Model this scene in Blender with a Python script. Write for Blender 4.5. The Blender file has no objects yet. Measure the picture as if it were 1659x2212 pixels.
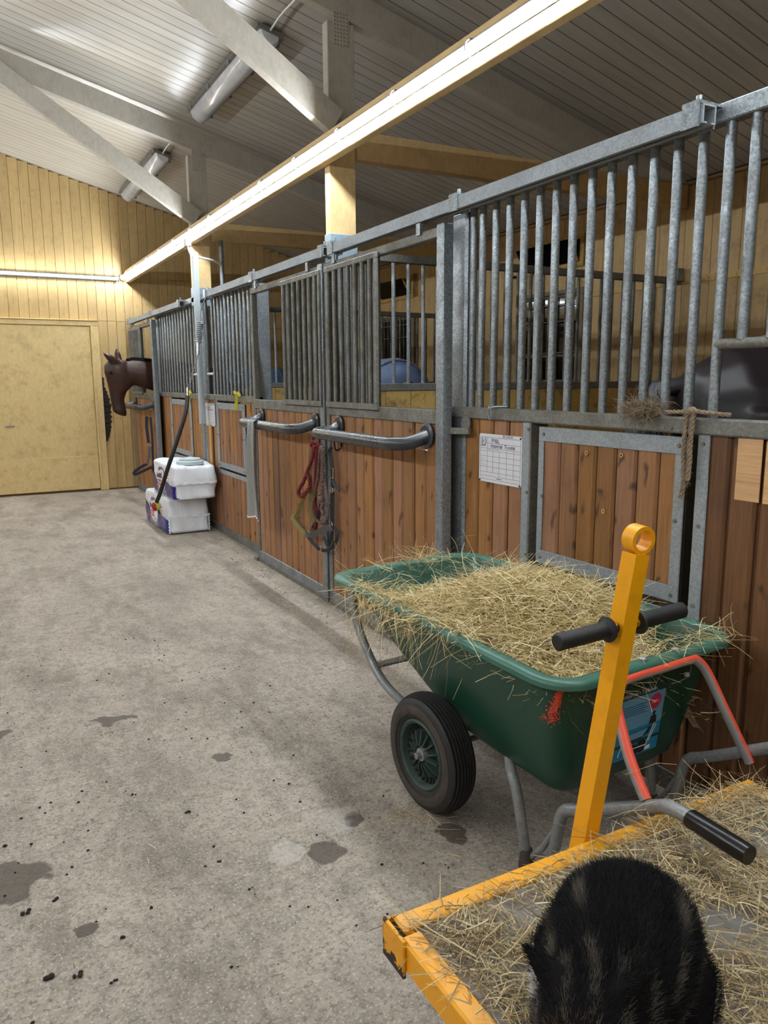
import bpy, bmesh, math, random
from mathutils import Vector, Matrix
import numpy as np
random.seed(7); rng = np.random.default_rng(11)
SC = bpy.context.scene; COL = SC.collection
PI = math.pi
# ------------------------------------------------------------------ camera, world, exposure
def make_camera():
    f, yaw, pitch, roll, h = 1645.12, 0.498107, 0.172082, -0.00628229, 1.45
    cy, sy, cp, sp = math.cos(yaw), math.sin(yaw), math.cos(pitch), math.sin(pitch)
    fw = Vector((sy*cp, cy*cp, -sp)); r = Vector((cy, -sy, 0)); u = r.cross(fw)
    cr, sr = math.cos(roll), math.sin(roll)
    r2 = cr*r+sr*u; u2 = -sr*r+cr*u
    cd = bpy.data.cameras.new('camera'); co = bpy.data.objects.new('camera', cd); COL.objects.link(co)
    M = Matrix((r2, u2, -fw)).transposed().to_4x4(); M.translation = (0, 0, h)
    co.matrix_world = M
    cd.sensor_fit = 'VERTICAL'; cd.sensor_height = 36; cd.lens = f/2212*36
    cd.clip_start = .02; cd.clip_end = 100
    SC.camera = co
make_camera()
w = bpy.data.worlds.new('night'); SC.world = w; w.use_nodes = True
w.node_tree.nodes['Background'].inputs[0].default_value = (.02, .025, .035, 1)
w.node_tree.nodes['Background'].inputs[1].default_value = .3
SC.view_settings.view_transform = 'Standard'; SC.view_settings.look = 'None'
SC.view_settings.gamma = 1; SC.view_settings.use_curve_mapping = False
SC.view_settings.exposure = 1.4
LED_STRENGTH = 100.0
# ------------------------------------------------------------------ materials
def lin(c):
    return tuple(((x/255)/12.92 if x/255 <= .04045 else ((x/255+.055)/1.055)**2.4) for x in c)+(1,)
class NT:
    def __init__(s, name):
        s.m = bpy.data.materials.new(name); s.m.use_nodes = True; s.t = s.m.node_tree
        s.b = s.t.nodes['Principled BSDF']; s.out = s.t.nodes['Material Output']; s._tc = None
    def n(s, ty, **k):
        nd = s.t.nodes.new(ty)
        for a, v in k.items(): setattr(nd, a, v)
        return nd
    def l(s, a, b): s.t.links.new(a, b)
    def obj(s):
        if s._tc is None: s._tc = s.n('ShaderNodeTexCoord')
        return s._tc.outputs['Object']
    def rnd(s): return s.n('ShaderNodeObjectInfo').outputs['Random']
    def vec(s, scale=(1, 1, 1), rand=False, src=None):
        mp = s.n('ShaderNodeMapping'); mp.inputs['Scale'].default_value = scale
        s.l(src or s.obj(), mp.inputs['Vector'])
        if rand:
            mu = s.n('ShaderNodeMath', operation='MULTIPLY'); mu.inputs[1].default_value = 37.0
            s.l(s.rnd(), mu.inputs[0]); s.l(mu.outputs[0], mp.inputs['Location'])
        return mp.outputs[0]
    def noise(s, v, scale, detail=4, rough=.6, dist=0):
        nd = s.n('ShaderNodeTexNoise'); s.l(v, nd.inputs['Vector'])
        nd.inputs['Scale'].default_value = scale; nd.inputs['Detail'].default_value = detail
        nd.inputs['Roughness'].default_value = rough; nd.inputs['Distortion'].default_value = dist
        return nd.outputs[0]
    def voro(s, v, scale, out='Distance', feat='F1'):
        nd = s.n('ShaderNodeTexVoronoi', feature=feat); s.l(v, nd.inputs['Vector']); nd.inputs['Scale'].default_value = scale
        return nd.outputs[out]
    def ramp(s, f, stops):
        r = s.n('ShaderNodeValToRGB'); s.l(f, r.inputs[0]); e = r.color_ramp.elements
        while len(e) < len(stops): e.new(.5)
        for i, (p, c) in enumerate(stops):
            e[i].position = p; e[i].color = c if isinstance(c, tuple) else (c, c, c, 1)
        return r.outputs[0]
    def mix(s, f, a, b, mode='MIX'):
        m = s.n('ShaderNodeMix', data_type='RGBA', blend_type=mode)
        for sock, v in ((m.inputs[0], f), (m.inputs[6], a), (m.inputs[7], b)):
            if isinstance(v, (int, float, tuple)): sock.default_value = v
            else: s.l(v, sock)
        return m.outputs[2]
    def math(s, op, a, b=None, clamp=False):
        m = s.n('ShaderNodeMath', operation=op, use_clamp=clamp)
        for i, v in enumerate((a, b)):
            if v is None: continue
            if isinstance(v, (int, float)): m.inputs[i].default_value = v
            else: s.l(v, m.inputs[i])
        return m.outputs[0]
    def hsv(s, col, hue=.5, sat=1.0, val=1.0):
        h = s.n('ShaderNodeHueSaturation'); s.l(col, h.inputs['Color'])
        for k, v in (('Hue', hue), ('Saturation', sat), ('Value', val)):
            if isinstance(v, (int, float)): h.inputs[k].default_value = v
            else: s.l(v, h.inputs[k])
        return h.outputs[0]
    def bump(s, h, strength=.3, dist=.01):
        b = s.n('ShaderNodeBump'); s.l(h, b.inputs['Height']); b.inputs['Strength'].default_value = strength
        b.inputs['Distance'].default_value = dist; s.l(b.outputs[0], s.b.inputs['Normal'])
    def fin(s, col=None, rough=.6, metal=0, spec=.5):
        if col is not None:
            if isinstance(col, tuple): s.b.inputs['Base Color'].default_value = col
            else: s.l(col, s.b.inputs['Base Color'])
        if isinstance(rough, (int, float)): s.b.inputs['Roughness'].default_value = rough
        else: s.l(rough, s.b.inputs['Roughness'])
        if isinstance(metal, (int, float)): s.b.inputs['Metallic'].default_value = metal
        else: s.l(metal, s.b.inputs['Metallic'])
        s.b.inputs['Specular IOR Level'].default_value = spec
        return s.m
def m_simple(name, c, rough=.6, metal=0, var=.12, scale=25, bump=0, spec=.5):
    k = NT(name); v = k.vec((1, 1, 1), True)
    n = k.noise(v, scale, 5)
    col = k.mix(k.ramp(n, [(.3, 0.0), (.7, 1.0)]), tuple(x*(1-var) for x in lin(c)[:3])+(1,), tuple(min(1, x*(1+var)) for x in lin(c)[:3])+(1,))
    if bump: k.bump(n, bump, .004)
    return k.fin(col, rough, metal, spec)
def m_wall(name, base, dirt, dirtamt=.5, knots=True, low=0):
    k = NT(name); v = k.vec((1, 1, 1), True)
    st = k.vec((14, .7, 6), True)
    c = k.mix(k.ramp(k.noise(st, 3, 4), [(.35, 0.0), (.75, 1.0)]), lin(base), tuple(x*.84 for x in lin(base)[:3])+(1,))
    d = k.ramp(k.noise(v, 7, 8, .75), [(.5, 0.0), (.72, 1.0)])
    c = k.mix(k.math('MULTIPLY', d, dirtamt), c, lin(dirt))
    sp = k.ramp(k.noise(k.vec((1, 1, 1), True), 55, 3, .6), [(.68, 0.0), (.74, 1.0)])
    c = k.mix(k.math('MULTIPLY', sp, .55*dirtamt+.12), c, tuple(x*.35 for x in lin(dirt)[:3])+(1,))
    if knots:
        kd = k.n('ShaderNodeTexVoronoi', voronoi_dimensions='2D'); k.l(k.vec((5, 1.6, 5), True), kd.inputs['Vector']); kd.inputs['Scale'].default_value = 1.6
        kn = k.ramp(kd.outputs['Distance'], [(.03, 1.0), (.06, .4), (.1, 0.0)])
        c = k.mix(k.math('MULTIPLY', kn, .5), c, tuple(x*.55 for x in lin(base)[:3])+(1,))
    c = k.hsv(c, val=k.math('ADD', k.math('MULTIPLY', k.rnd(), .12), .94))
    k.bump(k.noise(st, 6, 4), .12, .004)
    return k.fin(c, .55)
def m_wood(name, a, b, dark):
    k = NT(name); g = k.vec((30, 1.3, 30), True)
    n = k.noise(g, 2.2, 6, .6, 1.2)
    c = k.mix(k.ramp(n, [(.3, 0.0), (.7, 1.0)]), lin(a), lin(b))
    n2 = k.noise(k.vec((90, 2, 90), True), 2, 3)
    c = k.mix(k.math('MULTIPLY', k.ramp(n2, [(.5, 0.0), (.8, 1.0)]), .55), c, lin(dark))
    vd = k.n('ShaderNodeTexNoise'); k.l(k.vec((6, 3, 6), True), vd.inputs['Vector']); vd.inputs['Scale'].default_value = 2.5
    vv = k.n('ShaderNodeVectorMath', operation='ADD'); k.l(k.vec((9, 4.2, 9), True), vv.inputs[0]); k.l(vd.outputs['Color'], vv.inputs[1])
    kd = k.n('ShaderNodeTexVoronoi', voronoi_dimensions='2D'); k.l(vv.outputs[0], kd.inputs['Vector']); kd.inputs['Scale'].default_value = 1.0
    kn = k.ramp(kd.outputs['Distance'], [(.05, 1.0), (.11, .45), (.17, 0.0)])
    ks = k.n('ShaderNodeSeparateColor'); k.l(kd.outputs['Color'], ks.inputs[0])
    kn = k.math('MULTIPLY', kn, k.math('GREATER_THAN', ks.outputs[0], .45))
    c = k.mix(k.math('MULTIPLY', kn, .9), c, lin(dark))
    c = k.mix(k.math('MULTIPLY', k.ramp(k.noise(k.vec((1, 1, 1), True), 3.5, 5, .7), [(.5, 0.0), (.8, 1.0)]), .4), c, lin(dark))
    c = k.hsv(c, hue=k.math('ADD', k.math('MULTIPLY', k.rnd(), .014), .493), sat=k.math('ADD', k.math('MULTIPLY', k.rnd(), .2), .85),
              val=k.math('ADD', k.math('MULTIPLY', k.math('FRACT', k.math('MULTIPLY', k.rnd(), 7.3)), .38), .8))
    k.bump(n, .15, .003)
    return k.fin(c, .5)
def m_galv(name, a, b, dirt, damt, rough=.45, metal=.55):
    k = NT(name); v = k.vec((1, 1, 1), True)
    vo = k.n('ShaderNodeTexVoronoi'); k.l(v, vo.inputs['Vector']); vo.inputs['Scale'].default_value = 150
    sep = k.n('ShaderNodeSeparateColor'); k.l(vo.outputs['Color'], sep.inputs[0])
    c = k.mix(sep.outputs[0], lin(a), lin(b))
    d = k.ramp(k.noise(v, 9, 7, .7), [(.42, 0.0), (.68, 1.0)])
    c = k.mix(k.math('MULTIPLY', d, damt), c, lin(dirt))
    r = k.math('ADD', k.math('MULTIPLY', d, .25), rough)
    return k.fin(c, r, k.math('SUBTRACT', metal, k.math('MULTIPLY', d, metal*.7)))
def m_chip(name, c, chip, amt=.6, rough=.4, scale=9):
    k = NT(name); v = k.vec((1, 1, 1), True)
    n = k.ramp(k.noise(v, scale, 8, .72), [(amt, 0.0), (amt+.03, 1.0)])
    g = k.ramp(k.noise(v, 30, 4), [(.5, 0.0), (.8, 1.0)])
    col = k.mix(k.math('MULTIPLY', g, .3), lin(c), tuple(x*.55 for x in lin(c)[:3])+(1,))
    col = k.mix(n, col, lin(chip))
    k.bump(n, .25, .002)
    return k.fin(col, k.math('ADD', k.math('MULTIPLY', n, .35), rough))
def m_island(name, cols, rough=.7, trans=False):
    k = NT(name); g = k.n('ShaderNodeNewGeometry')
    st = [(i/(len(cols)-1), lin(c)) for i, c in enumerate(cols)]
    return k.fin(k.ramp(g.outputs['Random Per Island'], st), rough, 0, .3)
def m_attr(name, rough=.7, spec=.3):
    k = NT(name); a = k.n('ShaderNodeAttribute'); a.attribute_name = 'coat'
    return k.fin(a.outputs['Color'], rough, 0, spec)
def m_emit(name, c, s):
    m = bpy.data.materials.new(name); m.use_nodes = True; t = m.node_tree; t.nodes.clear()
    e = t.nodes.new('ShaderNodeEmission'); e.inputs[0].default_value = c; e.inputs[1].default_value = s
    o = t.nodes.new('ShaderNodeOutputMaterial'); t.links.new(e.outputs[0], o.inputs[0]); return m
def m_cover(name):
    k = NT(name); tr = k.n('ShaderNodeBsdfTransparent'); mx = k.n('ShaderNodeMixShader'); mx.inputs[0].default_value = .12
    tr.inputs[0].default_value = (.97, .98, .98, 1)
    k.l(tr.outputs[0], mx.inputs[1]); k.l(k.b.outputs[0], mx.inputs[2]); k.l(mx.outputs[0], k.out.inputs[0])
    return k.fin(lin((70, 73, 75)), .2, 0, .9)
def m_floor():
    k = NT('concrete'); v = k.vec()
    c = k.mix(k.ramp(k.noise(v, 1.4, 8, .7), [(.3, 0.0), (.7, 1.0)]), lin((148, 137, 125)), lin((184, 172, 158)))
    st = k.ramp(k.noise(k.vec((1.3, .55, 1)), 2.6, 9, .78), [(.47, 0.0), (.62, 1.0)])
    c = k.mix(k.math('MULTIPLY', st, .68), c, lin((108, 97, 86)))
    md = k.ramp(k.noise(v, 21, 6, .75), [(.47, 0.0), (.62, 1.0)])
    c = k.mix(k.math('MULTIPLY', md, .5), c, lin((112, 102, 91)))
    sp = k.ramp(k.noise(v, 70, 4, .7), [(.52, 0.0), (.62, 1.0)])
    c = k.mix(k.math('MULTIPLY', sp, .6), c, lin((96, 88, 79)))
    fl = k.ramp(k.noise(v, 125, 5, .72), [(.55, 0.0), (.66, 1.0)])
    c = k.mix(k.math('MULTIPLY', fl, .7), c, lin((222, 213, 200)))
    bl = k.ramp(k.noise(v, 13, 6, .75), [(.61, 0.0), (.67, 1.0)])
    c = k.mix(k.math('MULTIPLY', bl, .6), c, lin((80, 70, 61)))
    dk = k.math('MULTIPLY', k.ramp(k.noise(v, 46, 4, .6), [(.60, 0.0), (.655, 1.0)]), k.ramp(k.noise(v, 1.1, 3), [(.45, .25), (.6, 1.0)]))
    c = k.mix(k.math('MULTIPLY', dk, .7), c, lin((66, 58, 52)))
    wet = None
    nz = k.n('ShaderNodeTexNoise'); k.l(v, nz.inputs['Vector']); nz.inputs['Scale'].default_value = 9; nz.inputs['Detail'].default_value = 5
    sub = k.n('ShaderNodeVectorMath', operation='SUBTRACT'); k.l(nz.outputs['Color'], sub.inputs[0]); sub.inputs[1].default_value = (.5, .5, .5)
    def blob(x, y, rx, ry, amt, soft=.12):
        sc = k.n('ShaderNodeVectorMath', operation='SCALE'); k.l(sub.outputs[0], sc.inputs[0]); sc.inputs['Scale'].default_value = amt*2.2
        ad = k.n('ShaderNodeVectorMath', operation='ADD'); k.l(v, ad.inputs[0]); k.l(sc.outputs[0], ad.inputs[1])
        mp = k.n('ShaderNodeMapping', vector_type='TEXTURE'); mp.inputs['Location'].default_value = (x, y, 0); mp.inputs['Scale'].default_value = (rx, ry, 1)
        k.l(ad.outputs[0], mp.inputs['Vector'])
        ln = k.n('ShaderNodeVectorMath', operation='LENGTH'); k.l(mp.outputs[0], ln.inputs[0])
        return k.ramp(ln.outputs['Value'], [(1-soft, 1.0), (1.0, 0.0)])
    # damp patches (positions on the slab)
    for x, y, rx, ry, amt in ((.865, 1.985, .058, .075, .05), (-.02, 2.33, .13, .1, .1), (1.27, 1.87, .05, .07, .06), (.16, 2.0, .035, .03, .04),
                              (1.02, 2.1, .03, .04, .04), (.45, 3.3, .1, .05, .12), (-.1, 3.4, .12, .06, .15), (.75, 2.75, .05, .04, .06)):
        b = blob(x, y, rx, ry, amt); wet = b if wet is None else k.math('MAXIMUM', wet, b)
    c = k.mix(k.math('MULTIPLY', wet, .82), c, lin((70, 60, 50)))
    pale = k.math('MAXIMUM', blob(.76, 2.03, .05, .06, .05), blob(.99, 2.14, .1, .06, .1, .5))
    c = k.mix(k.math('MULTIPLY', pale, .3), c, lin((205, 200, 192)))
    h = k.math('ADD', k.noise(v, 40, 6, .7), k.math('MULTIPLY', k.noise(v, 5, 4), 1.5))
    k.bump(h, .35, .006)
    return k.fin(c, k.math('SUBTRACT', .78, k.math('MULTIPLY', wet, .2)), 0, .4)
M = {}
M['yellow_wall'] = m_wall('yellow_wall', (188, 158, 105), (136, 104, 60), .4)
M['yellow_stall'] = m_wall('yellow_stall_wall', (206, 174, 122), (124, 94, 56), .55)
M['yellow_dirty'] = m_wall('yellow_boards_dirty', (205, 170, 100), (70, 52, 28), .95, False)
M['yellow_groove'] = m_simple('groove_brown', (140, 110, 66), .8)
M['ceil_groove'] = m_simple('groove_grey', (96, 88, 78), .8)
M['yellow_timber'] = m_wall('yellow_timber', (224, 192, 138), (156, 118, 74), .35, False)
M['door_yellow'] = m_wall('yellow_door_paint', (222, 194, 136), (140, 112, 66), .55, False)
M['white_ceiling'] = None
def m_ceiling():
    k = NT('white_ceiling_paint'); v = k.vec((1, 1, 1), True)
    c = k.mix(k.ramp(k.noise(k.vec((6, .5, 6), True), 2, 4), [(.3, 0.0), (.8, 1.0)]), lin((186, 180, 170)), lin((164, 157, 146)))
    sp = k.ramp(k.noise(v, 40, 3), [(.7, 0.0), (.75, 1.0)])
    c = k.mix(k.math('MULTIPLY', sp, .35), c, lin((110, 102, 90)))
    k.bump(k.noise(k.vec((40, 2, 40), True), 3, 3), .06, .003)
    return k.fin(c, .2, 0, .6)
M['white_ceiling'] = m_ceiling()
M['white_timber'] = m_wall('white_timber', (178, 170, 156), (126, 116, 100), .35, False)
M['wood'] = m_wood('stained_board', (140, 94, 54), (166, 116, 72), (74, 45, 27))
M['groove_wood'] = m_simple('groove_wood', (88, 52, 20), .6, 0, .2, 20)
M['wood_new'] = m_wood('fresh_board', (204, 158, 96), (220, 176, 116), (160, 110, 62))
M['wood_dark'] = m_wood('dark_board', (104, 68, 42), (128, 86, 54), (58, 36, 22))  # darker brown for the boards on the near side of the first hatch
M['galv'] = m_galv('galvanised_steel', (124, 131, 136), (164, 171, 176), (92, 86, 76), .5, .36, .7)
M['galv_dirty'] = m_galv('galvanised_dirty', (112, 112, 108), (140, 140, 134), (92, 84, 70), .8, .55, .35)
M['galv_plate'] = m_galv('galvanised_plate', (142, 150, 156), (166, 173, 178), (120, 116, 108), .3, .5, .3)
M['cover_pale'] = m_simple('pale_coated_steel', (172, 182, 188), .45, .1, .06)
M['shoe'] = m_simple('blue_grey_steel', (150, 168, 180), .45, .2)
M['black_rubber'] = m_simple('black_rubber', (30, 29, 29), .55, 0, .3, 30)
M['black_pad'] = m_galv('black_worn_coating', (44, 46, 49), (58, 60, 63), (118, 120, 122), .2, .24, .1)
M['black_gloss'] = m_simple('black_plastic', (16, 17, 19), .28, 0, .2)
M['dark'] = m_simple('dark_void', (14, 13, 12), .8)
M['floor'] = m_floor()
M['stall_floor'] = m_simple('bedding', (74, 58, 40), .95, 0, .4, 30, .4)
M['green'] = m_chip('green_plastic', (24, 66, 50), (104, 126, 114), .67, .36, 48)
M['green_lit'] = m_chip('green_plastic_lit', (58, 104, 88), (150, 168, 155), .66, .4, 30)  # paler copy of the tub green, lit look of the rim put into colour
M['yellow_paint'] = m_chip('yellow_steel_paint', (240, 166, 8), (66, 40, 24), .7, .38, 12)
M['yellow_worn'] = m_chip('yellow_steel_worn', (238, 164, 10), (52, 40, 36), .49, .4, 10)
M['steel_tube'] = m_galv('grey_steel_tube', (136, 138, 138), (156, 158, 158), (96, 92, 84), .5, .42, .4)
M['tyre'] = m_simple('tyre_rubber', (36, 34, 33), .6, 0, .35, 40, .1)
M['tyre_dirt'] = m_simple('tyre_sidewall_dirt', (66, 58, 51), .75, 0, .4, 20)
M['hub_green'] = m_simple('dull_green_plastic', (52, 70, 62), .6, 0, .35, 40)
M['deck'] = m_simple('deck_board', (128, 122, 116), .8, 0, .28, 9, .1)
M['hay'] = m_island('hay', [(146, 118, 74), (206, 184, 130), (226, 208, 156), (188, 164, 110), (240, 228, 188), (210, 188, 138), (168, 152, 100)])
M['hay_dull'] = m_island('hay_dull', [(122, 100, 72), (178, 156, 116), (210, 190, 144), (156, 132, 96), (228, 212, 170), (186, 162, 122)])
M['hay_core'] = m_simple('hay_core', (104, 82, 48), .9, 0, .4, 60, .5)
def m_bale():
    k = NT('white_plastic_film'); n = k.noise(k.vec((22, 22, 4.5)), 1.6, 5, .55, 1.0)
    k.bump(n, .4, .02)
    return k.fin(lin((232, 236, 242)), .3, 0, .5)
M['bale'] = m_bale()
M['purple'] = m_simple('purple_print', (52, 44, 108), .3, 0, .1)
M['blue_print'] = m_simple('deep_blue_print', (26, 22, 128), .22, 0, .1)
M['white_print'] = m_simple('white_print', (232, 230, 232), .35, 0, .03)
M['red_print'] = m_simple('red_print', (196, 56, 62), .35, 0, .1)
M['ink_blue'] = m_simple('blue_ink', (38, 48, 118), .5, 0, .1)
M['ink_grey'] = m_simple('grey_ink', (128, 130, 138), .5)
M['ink_pale'] = m_simple('pale_ink', (190, 186, 190), .5)
M['ink_black'] = m_simple('black_ink', (26, 26, 30), .5)
M['board_white'] = m_simple('whiteboard', (226, 227, 232), .3, 0, .02)
M['grey_lid'] = m_simple('grey_plastic', (186, 200, 204), .45, 0, .05)
M['towel'] = m_simple('grey_towelling', (152, 152, 148), .95, 0, .2, 120, .5)
M['olive'] = m_simple('olive_webbing', (120, 108, 56), .8, 0, .25, 80)
M['red_rope'] = m_simple('red_rope', (112, 30, 36), .85, 0, .25, 90)
M['brown_rope'] = m_simple('brown_rope', (104, 82, 74), .9, 0, .3, 90)
M['hemp'] = m_simple('hemp_rope', (136, 118, 96), .9, 0, .35, 90)
M['navy'] = m_simple('navy_webbing', (26, 28, 40), .75, 0, .2, 60)
M['black_web'] = m_simple('black_webbing', (34, 34, 38), .7, 0, .3, 60)
M['grey_web'] = m_simple('grey_padding', (84, 80, 80), .7, 0, .2, 60)
M['chrome'] = m_simple('nickel', (190, 188, 180), .25, .9, .1)
M['white_pvc'] = m_simple('white_pvc', (222, 222, 218), .4, 0, .04)
M['orange'] = None
def m_orange():
    k = NT('sprayed_tube'); v = k.vec((1, 1, 1), True)
    g = k.n('ShaderNodeNewGeometry'); sp = k.n('ShaderNodeSeparateXYZ'); k.l(k.obj(), sp.inputs[0])
    n = k.noise(v, 60, 5, .8)
    up = k.n('ShaderNodeSeparateXYZ'); k.l(g.outputs['Normal'], up.inputs[0])
    f = k.ramp(k.math('ADD', k.math('MULTIPLY', k.math('ADD', up.outputs[2], k.math('MULTIPLY', up.outputs[0], .45)), .5), k.math('MULTIPLY', n, .55)), [(.22, 0.0), (.42, 1.0)])
    return k.fin(k.mix(f, lin((146, 146, 144)), lin((232, 86, 58))), .5)
M['orange'] = m_orange()
M['spray'] = m_simple('orange_spray', (206, 70, 44), .6)
M['sticker'] = m_simple('blue_label', (104, 160, 188), .35, 0, .12, 6)
M['sticker_low'] = m_simple('teal_label', (36, 128, 164), .35, 0, .1, 6)
M['sticker_dark'] = m_simple('dark_label', (22, 60, 50), .35, 0, .1, 6)
M['pink'] = m_simple('pink_print', (196, 44, 84), .4)
M['lampglass'] = None
def m_lamp():
    k = NT('dusty_clear_cover'); tr = k.n('ShaderNodeBsdfTransparent'); mx = k.n('ShaderNodeMixShader')
    n = k.ramp(k.noise(k.vec((1, 1, 1), True), 8, 6), [(.3, .62), (.7, .85)]); k.l(n, mx.inputs[0])
    k.l(tr.outputs[0], mx.inputs[1]); k.l(k.b.outputs[0], mx.inputs[2]); k.l(mx.outputs[0], k.out.inputs[0])
    return k.fin(lin((226, 226, 228)), .15, 0, .8)
M['lampglass'] = m_lamp()
M['grey_base'] = m_simple('grey_lamp_base', (112, 108, 100), .6)
M['bay'] = None
def m_coat(name, a, b, rough=.35, low=None):
    k = NT(name); v = k.vec()
    c = k.mix(k.ramp(k.noise(v, 4, 5), [(.35, 0.0), (.7, 1.0)]), lin(a), lin(b))
    f = k.noise(k.vec((60, 60, 14)), 3, 3); c = k.mix(k.math('MULTIPLY', f, .35), c, tuple(x*.5 for x in lin(a)[:3])+(1,))
    if low:
        sp = k.n('ShaderNodeSeparateXYZ'); k.l(k.obj(), sp.inputs[0])
        c = k.mix(k.ramp(k.math('MULTIPLY', sp.outputs[2], 1.0), [(.35, 1.0), (.6, 0.0)]), c, lin(low))
    k.bump(f, .1, .003)
    return k.fin(c, rough, 0, .35)
M['bay'] = m_coat('bay_coat', (50, 29, 20), (70, 42, 29), .42, (22, 16, 14))
M['dark_bay'] = m_coat('dark_bay_coat', (26, 20, 22), (38, 28, 28), .42, (70, 34, 22))
M['hair_black'] = m_simple('black_hair', (20, 17, 17), .9, 0, .3, 60, 0, .1)
M['tail_hair'] = m_simple('dark_hair', (34, 30, 34), .5, 0, .3, 60)
M['eye'] = m_simple('eye', (14, 10, 8), .08)
M['nostril'] = m_simple('nostril', (16, 11, 10), .7)
M['rug_blue'] = m_simple('blue_rug', (78, 104, 146), .75, 0, .2, 12, .15)
M['rug_navy'] = m_simple('grey_blue_rug', (70, 84, 112), .75, 0, .25, 10, .15)
M['rug_dark'] = m_simple('charcoal_rug', (46, 45, 46), .75, 0, .25, 10, .15)
M['rug_trim'] = m_simple('rug_trim', (96, 100, 110), .7)
M['coat'] = m_attr('tabby_coat', .75, .2)
M['yellow_tape'] = m_simple('yellow_plastic_strap', (196, 184, 34), .5)
M['tennis'] = m_simple('lime_felt', (176, 182, 84), .95, 0, .15, 150, .3)
M['tennis_red'] = m_simple('red_felt', (158, 36, 34), .95, 0, .15, 150, .3)
M['night_glass'] = m_simple('night_glass', (8, 9, 12), .06, 0, .1)
M['window_frame'] = m_simple('weathered_window_frame', (128, 116, 96), .6, 0, .2, 15)
M['manure'] = m_simple('dark_dirt', (40, 32, 26), .95, 0, .4, 50)
M['led'] = m_emit('led_light', (.88, .955, 1.02, 1), LED_STRENGTH)
M['led_end'] = m_emit('led_light_end', (.88, .955, 1.02, 1), LED_STRENGTH*.3)
M['led_shield'] = m_simple('dark_led_shield', (34, 36, 37), .5, 0, .1)
M['led_cover'] = m_cover('clear_led_cover')
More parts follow.
